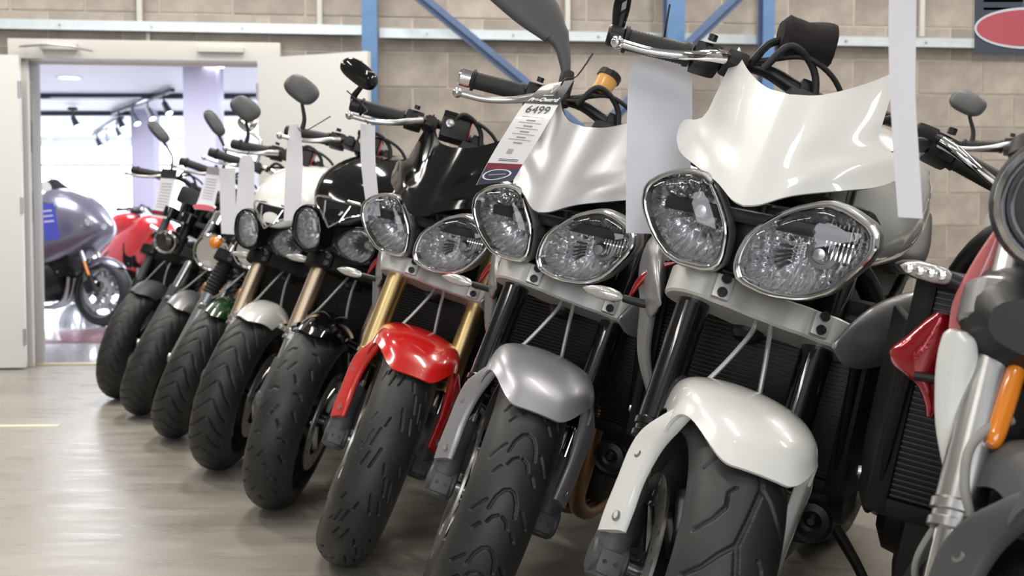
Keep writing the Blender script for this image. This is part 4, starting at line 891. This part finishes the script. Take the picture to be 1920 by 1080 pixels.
def head_round(root, o, SM):
    c = o.get('lc', (-.03, 0, .83)); r = o.get('lr', .082)
    sh = put('headlight', lambda: lathe(G(), [(0, r), (-.02, r+.004), (-.06, r*.95), (-.10, r*.7), (-.12, r*.3), (-.121, .001)], c, (1, 0, -.04), 36), o.get('shellm', CHROME), root, SM, key=('rsh', c, r))
    put('bezel', lambda: lathe(G(), [(-.012, r+.004), (.004, r+.005), (.008, r), (.004, r-.008), (-.006, r-.010)], c, (1, 0, -.04), 40, False), CHROME, sh, key=('rbz', c, r))
    put('reflector', lambda: lathe(G(), [(-.002, r-.008), (-.03, r*.75), (-.055, r*.4), (-.062, .001)], c, (1, 0, -.04), 36, False), REFL, sh, key=('rrf', c, r), ang=60)
    put('lens', lambda: lathe(G(), [(.0, r-.006), (.008, r*.7), (.014, r*.3), (.015, .001)], c, (1, 0, -.04), 36, False), LENS, sh, key=('rln', c, r), ang=60)
    put('bulb_shield', lambda: lathe(G(), [(-.05, .016), (-.015, .014), (-.012, .001)], c, (1, 0, -.04), 16), STEEL, sh, key=('rbs', c))
    if o.get('orange'):
        put('indicator', lambda: lathe(G(), [(-.04, .012), (-.02, .024), (0, .027), (.012, .020), (.018, .001)], (c[0]+.03, c[1]+.0, c[2]+.055), (1, 0, 0), 20), ORANGE, root, SM, key=('ori', c), label='orange round indicator')
        put('indicator', lambda: lathe(G(), [(-.05, .01), (-.03, .022), (0, .026), (.012, .020), (.018, .001)], (c[0]-.02, c[1]+.15, c[2]+.0), (1, 0, 0), 20), ORANGE, root, SM, key=('ori2', c))
        put('indicator_bar', lambda: tube(G(), [(c[0]-.05, c[1]-.14, c[2]), (c[0]-.05, c[1]+.15, c[2])], .007, 8, 1), CHROME, root, SM, key=('orb', c))
    put('instrument_pod', lambda: lathe(lathe(G(), [(0, .035), (.05, .042), (.055, .036)], (-.12, -.05, .93), (-.4, 0, .9), 24), [(0, .035), (.05, .042), (.055, .036)], (-.12, .05, .93), (-.4, 0, .9), 24), o.get('shellm', CHROME), root, SM, key='pod')
    pair('headlight_bracket', lambda g, s: tube(g, [(-.20, s*.10, .80), (-.12, s*.095, .83), (-.07, s*.085, .83)], .010, 8, 3, True, 1.5), PLAS, root, SM, key='lbr')
def bike(label, pose, o, group=None):
    cx, cy, psi, phi, de = pose; M = solve_pose(cx, cy, psi*D, phi*D, de*D)
    root = empty('motorcycle', mtx=M); thing(root, label, 'motorcycle', group); SM = steer_matrix(de*D)
    front_end(root, SM, o); controls(root, SM, o); bodywork(root, o)
    if o['head'] == 'A': head_A(root, o); shrouds(root, o); indicator(root, (-.22, -.185, .685), (.15, -1, .05), PLAS, 'ra')
    elif o['head'] == 'B': head_B(root, o); indicator(root, (-.20, -.12, .73), (.3, -1, 0), PLAS, 'rb')
    else: head_round(root, o, SM)
    return root, M, SM

A = dict(tread='zigzag', fine=2, fork='usd', forkm=FORKB, fend='long', head='A', discs=2)
b1 = bike('white naked motorcycle with white fly screen and black towelling sleeve, nearest whole bike', (.171, 1.724, -26.8, 11.5, 27.9), dict(A, fendm=WHITE, cowlm=WHITE, tankm=WHITE, res='sock', mirror='folded', leverm=CHROME))
b2 = bike('silver grey naked motorcycle carrying the printed price card marked 6499', (-.124, 2.274, -28.5, 11.5, 29.5), dict(A, tread='chevron_arcs', fendm=FSILVER, cowlm=SILVER, tankm=SILVER, res='amber', mirror='blade', bar_end=CHROME, ldrop=.02, leverm=STEEL))
b3 = bike('black naked motorcycle with red front fender and gold fork legs', (-.422, 2.804, -23.5, 11.5, 29.4), dict(A, tread='slashes', fendm=RED, cowlm=BLACKP, tankm=BLACKP, forkm=GOLD, sealm=GOLD, res='box', mirror='barend', ldrop=.012, leverm=STEEL))
Bq = dict(clampm=SPAN, tread='ticks', fine=1, fork='usd', fend='short', head='B', discs=2, forkm=BRONZE, sealm=STEEL, mirror='stalk', res='box', calm=ALU, leverm=STEEL)
b4 = bike('black motorcycle with teardrop headlights and short gloss black fender', (-.715, 3.376, -24, 11.5, 20), dict(Bq, fendm=BLACKP, cowlm=BLACKP, tankm=BLACKP))
b5 = bike('white motorcycle with teardrop headlights and short white fender', (-1.029, 3.93, -24, 11.5, 20), dict(Bq, tread='herring', fendm=WHITE, cowlm=WHITE, tankm=WHITE))
b6 = bike('wire wheeled motorcycle with dark green fender and ribbed fork gaiters', (-1.374, 4.543, -22, 18, 22), dict(clampm=SPAN, tread='herring', fine=1, fork='conv', gaiter=True, wire=True, rimm=CHROME, fend='short', forkm=GRAPH, fendm=GREEN, cowlm=GREEN, tankm=GREEN, head='round', lr=.066, mirror='chromebox', rad=False, fhw=.062, discs=2, leverm=CHROME, barm=CHROME))
b7 = bike('black motorcycle with round chrome headlight and orange indicator', (-1.705, 5.13, -22, 20, 22), dict(clampm=SPAN, tread='herring', fine=0, fork='conv', fend='short', forkm=DGREY, stanm=CHROME, fendm=GRAPH, cowlm=BLACKP, tankm=BLACKP, head='round', orange=True, mirror='leaf', rad=False, discs=1))
b8 = bike('black motorcycle at the far end of the row nearest the doorway', (-1.977, 5.625, -22, 12, 20), dict(clampm=SPAN, tread='herring', fine=0, fork='conv', fend='short', forkm=PLAS, stanm=DGREY, fendm=DGREY, cowlm=BLACKP, tankm=BLACKP, head='round', lr=.055, shellm=BLACKP, mirror='leaf', rad=True, discs=1))

# ------------------------------------------------------------------ the partly seen bike at the right edge
def bike_edge():
    o = dict(tread=None, fine=0, fork='usd', forkm=STEEL, sealm=STEEL, fend='long', fendm=DGREY, head='none', discs=2, tankm=WHITE, mirror=None, clampm=GRAPH, tankoff=(-.12, .05, -.13), leverm=STEEL, castm=DGREY)
    cx, cy, psi, phi, de = .45, 1.17, -24, 11.5, 24
    M = solve_pose(cx, cy, psi*D, phi*D, de*D); root = empty('motorcycle', mtx=M)
    thing(root, 'motorcycle cut off by the right edge, round chrome ringed headlight and white side panel', 'motorcycle'); SM = steer_matrix(de*D)
    front_end(root, SM, o); controls(root, Matrix.Translation((-.03, 0, .09))@SM, o); bodywork(root, o)
    for s in (-1, 1):
        c = (-.05, .027+s*.078, .872); k = ('edge', s)
        h = put('headlight', lambda: lathe(G(), [(0, .074), (-.02, .078), (-.06, .07), (-.10, .045), (-.11, .001)], c, (1, 0, 0), 36), PLAS, root, key=(k, 's'))
        put('bezel', lambda: lathe(G(), [(-.02, .073), (-.004, .0745), (.006, .072), (.010, .066), (.004, .060), (-.010, .058)], c, (1, 0, 0), 48, False), mat('dark_chrome', (.62, .63, .65), .12, 1), h, key=(k, 'b'))
        put('reflector', lambda: lathe(G(), [(-.006, .059), (-.03, .048), (-.05, .028), (-.06, .001)], c, (1, 0, 0), 36, False), REFL, h, key=(k, 'r'), ang=60)
        put('lens', lambda: lathe(G(), [(-.004, .060), (.006, .05), (.014, .025), (.015, .001)], c, (1, 0, 0), 36, False), LENS, h, key=(k, 'l'), ang=60)
        put('bulb_shield', lambda: lathe(G(), [(-.055, .014), (-.02, .012), (-.018, .001)], c, (1, 0, 0), 16), STEEL, h, key=(k, 'c'))
    put('headlight_bracket', lambda: rbox(G(), (-.17, 0, .85), (.12, .16, .10), .02), PLAS, root)
    put('headlight_chin', lambda: superloft(G(), [(-.07, .10, .70, .77, 0, 2.6), (-.12, .125, .66, .80, 0, 2.6), (-.20, .13, .64, .82, 0, 2.6), (-.26, .12, .66, .80, 0, 2.6)], 24, 4), PLAS, root)
    def slab(pts, t=.012):
        def f():
            g = G(); rings = []
            for x, y, z, w in cr(pts, 5): rings.append([(x+t*math.sin(a), y+w*math.cos(a), z) for a in np.linspace(0, 2*math.pi, 16, endpoint=False)])
            return loft(g, rings)
        return f
    put('side_panel', slab([(-.10, -.128, .712, .010), (-.10, -.124, .700, .020), (-.10, -.120, .66, .022), (-.10, -.110, .60, .019), (-.10, -.094, .545, .013), (-.10, -.086, .510, .007)]), WHITE, root, label='long narrow white side panel')
    put('side_fairing', slab([(-.19, -.112, .83, .006), (-.19, -.116, .79, .016), (-.19, -.124, .74, .020), (-.19, -.130, .705, .012)]), mat('rose_red_gloss_paint', (.60, .16, .17), .25, 0, .8), root, label='red inner fairing edge')
    put('inner_panel', slab([(-.14, -.07, .73, .035), (-.14, -.06, .6, .04), (-.14, -.05, .48, .03), (-.14, -.04, .40, .02)], .02), SPAN, root)
    red = put('air_scoop', slab([(-.245, -.154, .716, .008), (-.245, -.156, .702, .018), (-.245, -.160, .678, .030), (-.245, -.168, .655, .038), (-.245, -.166, .637, .032), (-.245, -.152, .620, .015), (-.245, -.142, .600, .010), (-.245, -.140, .585, .006)], .02), CANDY, root, label='candy red faceted scoop')
    put('scoop_strut', lambda: tube(G(), [(-.225, -.168, .632), (-.215, -.135, .636)], .006, 8, 1), PLAS, red)
    put('fork_reflector', lambda: FK(tube(G(), [(.032, -.1085, .296), (.032, -.104, .31), (.032, -.0985, .385), (.032, -.096, .40)], [.006, .0105, .0105, .006], 14, 4)), AMBER, root, SM, label='long amber reflector')
    put('overflow_hose', lambda: FK(tube(G(), [(.02, -.085, .335), (.03, -.110, .318), (.03, -.128, .285), (.03, -.124, .245), (.03, -.110, .215)], .0055, 10, 6)), mat('grey_rubber_hose', (.28, .27, .25), .6), root, SM)
    # indicator on its stalk
    c = (-.20, -.130, .758)
    st = put('indicator', lambda: tube(G(), [(-.2, -.08, .745), (-.2, -.152, .762)], [.012, .010], 12, 1), PLAS, root)
    def ib(k, dx):
        rings = []
        for t, r in ((0, .5), (.1, .85), (.35, 1), (.65, .92), (.88, .6), (1, .15)):
            rings.append([(-.2+dx+.010*k*r*math.sin(a), -.150-.068*t*k-.002, .764+.003*t+.0125*k*r*math.cos(a)) for a in np.linspace(0, 2*math.pi, 20, endpoint=False)])
        return loft(G(), rings)
    put('indicator_shell', lambda: ib(1, 0), PLAS, st); put('indicator_lens', lambda: ib(.9, .004), mat('clear_led_lens', (.75, .74, .70), .12), st)
    for i in range(4): put('led', lambda: lathe(G(), [(0, .006), (.003, .005), (.004, .001)], (-.187, -.163-.013*i, .765), (1, 0, 0), 12), CHROME, st)
    return M, SM
M0, SM0 = bike_edge()

# white tanked bike further back on the right
bx, Mx_, _ = bike('black motorcycle with pale tank in the background behind the nearest white bike', (1.47, 3.35, -35, 9, 5), dict(tread=None, fine=0, fork='conv', forkm=PLAS, stanm=CHROME, fend='short', fendm=BLACKP, cowlm=BLACKP, tankm=WHITE, head='round', shellm=BLACKP, mirror='stalk', discs=1))

# ------------------------------------------------------------------ showroom bikes
def show_bike(label, pose, kind, tm):
    cx, cy, psi, phi, de = pose; M = solve_pose(cx, cy, psi*D, phi*D, de*D); root = empty('motorcycle', mtx=M); thing(root, label, 'motorcycle'); SM = steer_matrix(de*D)
    o = dict(tread=None, fine=0, fork='conv', forkm=PLAS, stanm=STEEL, fend='short', fendm=tm, tankm=tm, head='none', mirror=None, discs=2, fhw=.07, fa=20, fb=120, rimm=STEEL, pipem=STEEL)
    front_end(root, SM, o); controls(root, SM, o); bodywork(root, o)
    if kind == 'tourer':
        put('upper_fairing', lambda: superloft(G(), [(.06, .04, .84, .90, 0, 2.2), (.0, .16, .78, .98, 0, 2.3), (-.12, .25, .68, 1.12, 0, 2.5), (-.30, .32, .56, 1.22, 0, 2.6), (-.50, .34, .46, 1.22, 0, 2.6), (-.70, .32, .42, 1.05, 0, 2.6), (-.86, .26, .46, .84, 0, 2.4)], 28, 5), tm, root)
        put('lower_fairing', lambda: superloft(G(), [(-.34, .20, .30, .60, 0, 2.4), (-.5, .27, .22, .62, 0, 2.6), (-.8, .28, .20, .60, 0, 2.6), (-1.0, .22, .24, .5, 0, 2.4)], 24, 4), ENG, root)
        put('windscreen', lambda: sheet(G(), up2([[(-.10-.35*v-.06*v*v-.1*abs(u)**2, .22*u*(1-.15*v), 1.03+.30*v-.04*abs(u)**2*(1+v)) for v in (0, .33, .66, 1)] for u in (-1, -.5, 0, .5, 1)], 4), .005), SCREEN, root)
        pair('pannier', lambda g, s: rbox(g, (-1.45, s*.32, .62), (.50, .20, .38), .07), tm, root)
        put('top_box', lambda: rbox(G(), (-1.62, 0, 1.02), (.36, .5, .32), .08), tm, root)
        put('headlight', lambda: (lambda g: [lathe(g, [(0, .03), (.01, .028), (.012, .001)], (.03-.03*i, -.10-.035*i, .885+.008*i), (.8, -.5, 0), 14) for i in range(4)] and g)(G()), CHROME, root)
        put('fork_reflector', lambda: FK(tube(G(), [(.02, -.14, .16), (.02, -.14, .30)], .012, 10, 1)), AMBER, root, SM)
        pair('wing_mirror', lambda g, s: superloft(g, [(-.10, .03, .98, 1.01, s*.36, 2.2), (-.16, .06, .96, 1.04, s*.38, 2.4), (-.26, .06, .97, 1.05, s*.38, 2.4), (-.30, .03, .99, 1.02, s*.37, 2.2)], 16, 3), tm, root)
    else:
        put('nose_fairing', lambda: superloft(G(), [(.14, .02, .80, .84, 0, 2.2), (.06, .10, .74, .93, 0, 2.3), (-.08, .18, .62, 1.02, 0, 2.4), (-.26, .22, .46, 1.04, 0, 2.5), (-.45, .22, .34, .96, 0, 2.5), (-.70, .19, .26, .84, 0, 2.5), (-.95, .14, .28, .62, 0, 2.4)], 28, 5), tm, root)
        put('windscreen', lambda: sheet(G(), up2([[(-.02-.28*v-.12*abs(u)**2, .15*u*(1-.2*v), .96+.18*v-.05*abs(u)**2) for v in (0, .33, .66, 1)] for u in (-1, -.5, 0, .5, 1)], 4), .004), SCREEN, root)
        pair('headlight', lambda g, s: superloft(g, [(.10, .01, .82, .85, s*.07, 2), (.04, .05, .82, .88, s*.10, 2.2), (-.06, .03, .86, .92, s*.15, 2)], 16, 3), CHROME, root)
        pair('wing_mirror', lambda g, s: superloft(g, [(-.06, .02, 1.03, 1.05, s*.30, 2.2), (-.12, .05, 1.01, 1.08, s*.32, 2.4), (-.20, .04, 1.02, 1.07, s*.32, 2.4)], 16, 3), PLAS, root)
    return M
MT = show_bike('grey violet touring motorcycle seen side-on through the doorway', (-3.66, 10.0, 78, 6, -8), 'tourer', TOURG)
MR = show_bike('red faired sport motorcycle behind the tourer in the showroom', (-3.95, 12.6, 60, 6, 0), 'sport', RED)

# ------------------------------------------------------------------ hanging price cards
def card(label, rows, m=PAPER, prints=None, cat='tag', name='price_tag', tie=None, cut=0):
    """rows: (left point, right point) from top to bottom as world points"""
    L_ = cr([np.r_[a, b] for a, b in rows], 6); base = L_[0, :3]/2+L_[0, 3:]/2
    n = len(L_)
    def S(u, v, off=0):
        t = min(max(v, 0), 1)*(n-1); i = min(int(t), n-2); q = L_[i]+(L_[i+1]-L_[i])*(t-i); p = q[:3]+(q[3:]-q[:3])*u
        d1 = L_[i+1, :3]-L_[i, :3]; N = nrm(np.cross(d1, q[3:]-q[:3])); N = N*(1 if N[1] < 0 else -1); return p+N*off-base
    e = empty(name, tuple(base))
    P = []
    for i in range(n):
        v = i/(n-1); k = cut*max(0, 1-v*14); P.append([S(k+(1-2*k)*u, v) for u in np.linspace(0, 1, 5)])
    c = put('card', sheet(G(), P, .0008), m, e)
    for (u0, v0, u1, v1, mm) in prints or []:
        put('print', sheet(G(), [[S(u0+(u1-u0)*b, v0+(v1-v0)*a, .0012) for b in np.linspace(0, 1, 4)] for a in np.linspace(0, 1, max(3, int((v1-v0)*20)))], .0003), mm, c)
    if tie:
        put('cable_tie', tube(G(), [np.array(p)-base for p in tie], .0018, 6, 4), INK, e)
    thing(e, label, cat); return e, c, S
def flat_text(S, c, body, u, v, size, m, W_, H_, name='lettering', **kw):
    me = text_mesh(body, size, m, **kw)
    for vx in me.vertices:
        x, y, z = vx.co; vx.co = S(u+x/W_, v-y/H_, .0016+z)
    o = bpy.data.objects.new(name, me); COL.objects.link(o); o.parent = c; return o
def ellipse_print(S, c, u, v, ru, rv, m, off=.002, ring=None):
    g = G(); n = 40; out = [S(u+ru*math.cos(a), v+rv*math.sin(a), off) for a in np.linspace(0, 2*math.pi, n, endpoint=False)]
    if ring:
        inn = [S(u+ru*ring*math.cos(a), v+rv*ring*math.sin(a), off) for a in np.linspace(0, 2*math.pi, n, endpoint=False)]
        g.add(out+inn, [(i, (i+1) % n, n+(i+1) % n, n+i) for i in range(n)])
    else: g.add(out, [tuple(range(n))])
    return put('ellipse_mark', g, m, c, smooth=False)
A_ = at
# white bike's blank card, seen from the back
card('large blank translucent white card hanging from the nearest white bike\'s grip', [(A_(1180, 102, 2.03), A_(1297, 108, 2.06)), (A_(1176, 220, 2.03), A_(1298, 225, 2.07)), (A_(1174, 330, 2.02), A_(1294, 330, 2.06)), (A_(1174, 437, 2.01), A_(1288, 440, 2.05))], PAPER, None, tie=[A_(1236, 108, 2.04), A_(1244, 78, 2.0), A_(1256, 8, 1.96)], cut=.22)
# printed card on the silver bike
rows = [(A_(1018, 160, 2.36), A_(1076, 150, 2.40)), (A_(982, 196, 2.29), A_(1045, 200, 2.34)), (A_(950, 245, 2.24), A_(1015, 252, 2.29)), (A_(920, 295, 2.205), A_(985, 300, 2.25)), (A_(893, 347, 2.18), A_(962, 338, 2.22))]
Wc, Hc = .075, .27
e, c, S = card('printed price card reading Pre-Owned 6499 tied to the silver bike\'s mirror', rows, PAPER2,
    [(0, 0, 1, .235, INK), (0, .80, 1, .86, MAROON), (0, .86, 1, 1, NAVY)]+[(.18, .36+.052*i, .82, .363+.052*i, MAROON) for i in range(5)]+[(.36, .385+.052*i, .62, .395+.052*i, mat('tag_grey_print', (.3, .28, .32), .5)) for i in range(5)]+[(.34, .66+.012*i, .5, .665+.012*i, mat('tag_grey_print', (.3, .28, .32), .5)) for i in range(4)]+[(.25, .755+.014*i, .8, .760+.014*i, INK) for i in range(2)],
    tie=[A_(1052, 160, 2.36), A_(1060, 148, 2.35), A_(1082, 142, 2.36), A_(1112, 100, 2.38)], cut=.25)
flat_text(S, c, 'Pre-Owned', .46, .212, .0138, PAPER2, Wc, Hc, shear=.3, bold=.0006)
flat_text(S, c, '6499', .5, .325, .026, INK, Wc, Hc)
flat_text(S, c, 'FOR SALE', .5, .150, .0001, PAPER2, Wc, Hc) if False else None
g = G(); tri = [(.42, .04), (.64, .04), (.53, .125)]
for a, b in ((0, 1), (1, 2), (2, 0)): tube(g, [S(*tri[a], .002), S(*tri[b], .002)], .0007, 5, 1)
put('triangle_mark', g, PAPER2, c); put('header_dashes', sheet(G(), [[S(.36+.3*b, .145+.008*a, .002) for b in (0, .5, 1)] for a in (0, 1)], .0002), PAPER2, c)
ellipse_print(S, c, .42, .915, .40, .055, PAPER2, .0022, .86); ellipse_print(S, c, .42, .915, .34, .045, NAVY, .0018)
put('footer_lettering', sheet(G(), [[S(.18+.48*b, .908+.012*a, .0026) for b in (0, .5, 1)] for a in (0, 1)], .0002), mat('tag_grey_print', (.3, .28, .32), .5), c)
# narrow cards seen nearly edge-on
card('narrow white card hanging from the bar end of the black bike with the red fender', [(A_(676, 232, 2.98), A_(703, 236, 2.92)), (A_(676, 290, 2.98), A_(703, 292, 2.92)), (A_(681, 345, 2.97), A_(707, 347, 2.91)), (A_(690, 405, 2.95), A_(713, 405, 2.90))], PAPER, tie=[A_(690, 232, 2.95), A_(680, 215, 2.97), A_(688, 205, 3.0), A_(650, 170, 3.0)])
card('white card hanging from the bar of the black bike with teardrop headlights', [(A_(541, 236, 3.58), A_(562, 232, 3.52)), (A_(537, 290, 3.58), A_(567, 290, 3.52)), (A_(534, 350, 3.57), A_(566, 352, 3.5)), (A_(532, 415, 3.56), A_(560, 412, 3.5))], PAPER, tie=[A_(555, 234, 3.55), A_(570, 246, 3.5), A_(620, 218, 3.5)], cut=.1)
card('white card hanging from the bar of the white bike with teardrop headlights', [(A_(450, 290, 4.12), A_(476, 292, 4.05)), (A_(446, 340, 4.12), A_(477, 340, 4.05)), (A_(442, 390, 4.11), A_(476, 390, 4.04)), (A_(440, 438, 4.1), A_(472, 440, 4.03))], PAPER, tie=[A_(463, 292, 4.1), A_(470, 280, 4.1)], cut=.15)
card('white card hanging on the wire wheeled bike, left neighbour of another white card', [(A_(411, 316, 4.72), A_(441, 314, 4.66)), (A_(412, 350, 4.72), A_(441, 350, 4.66)), (A_(413, 395, 4.71), A_(442, 395, 4.65)), (A_(415, 438, 4.7), A_(443, 440, 4.64))], PAPER)
e, c, S = card('printed card with a red oval foot hanging on the bike with the round chrome light', [(A_(390, 312, 5.26), A_(412, 315, 5.2)), (A_(382, 340, 5.26), A_(410, 344, 5.2)), (A_(374, 368, 5.25), A_(404, 374, 5.19)), (A_(364, 392, 5.24), A_(400, 396, 5.18))], PAPER, [(0, 0, 1, .16, mat('tag_grey_print', (.3, .28, .32), .5))]+[(.15, .26+.06*i, .85, .275+.06*i, mat('tag_grey_print', (.3, .28, .32), .5)) for i in range(8)])
ellipse_print(S, c, .5, .93, .62, .075, PINK, .003)
e, c, S = card('printed card with black head and maroon foot on the farthest bike of the row', [(A_(304, 316, 5.72), A_(333, 318, 5.66)), (A_(298, 348, 5.72), A_(326, 350, 5.66)), (A_(291, 378, 5.71), A_(319, 382, 5.65)), (A_(284, 406, 5.7), A_(312, 410, 5.64))], PAPER, [(0, 0, 1, .18, INK), (0, .85, 1, .95, MAROON)]+[(.15, .28+.06*i, .85, .295+.06*i, mat('tag_grey_print', (.3, .28, .32), .5)) for i in range(9)])
card('long white card hanging edge-on in front of the fly screen on the right', [(A_(1668, -60, 1.32), A_(1718, -60, 1.29)), (A_(1666, 60, 1.32), A_(1717, 60, 1.29)), (A_(1669, 180, 1.315), A_(1716, 180, 1.285)), (A_(1676, 300, 1.305), A_(1723, 302, 1.275)), (A_(1684, 407, 1.295), A_(1730, 410, 1.265))], PAPER, tie=[A_(1693, -58, 1.3), A_(1680, -75, 1.31), np.array(M0@Matrix.Translation((-.03, 0, .09))@SM0@Vector(fk(-.036, -.33, .87)))])
e, c, S = card('navy printed card with a red ellipse hanging at the top right corner', [(A_(1823, -215, 1.42), A_(2030, -215, 1.42)), (A_(1823, -100, 1.42), A_(2030, -100, 1.42)), (A_(1822, 117, 1.42), A_(2030, 117, 1.42))], CLEARP,
    [(.02, 0, .98, .965, mat('sign_slate_print', (.075, .085, .115), .4))]+[(.10, .68+.032*i, .10+w, .690+.032*i, mat('tag_grey_print', (.3, .28, .32), .5)) for i, w in enumerate((.8, .74, .78, .70, .60))]+[(.30, .60, .9, .655, PAPER2)],
    cat='sign', name='hanging_sign', tie=[A_(1926, -215, 1.42), A_(1926, -330, 1.42), A_(1926, -215, 1.42)+np.array([0, 0, 4.9-1.22-.05])])
ellipse_print(S, c, .5, .86, .485, .085, PAPER2, .0022); ellipse_print(S, c, .5, .86, .465, .074, PINK, .0026)
e, c, S = card('blue card hanging on the side of the touring bike', [(A_(73, 383, 9.55), A_(100, 380, 9.5)), (A_(78, 415, 9.55), A_(107, 412, 9.5)), (A_(84, 452, 9.55), A_(113, 447, 9.5))], BLUETAG, [(.15, .2+.15*i, .8, .24+.15*i, PAPER) for i in range(3)])
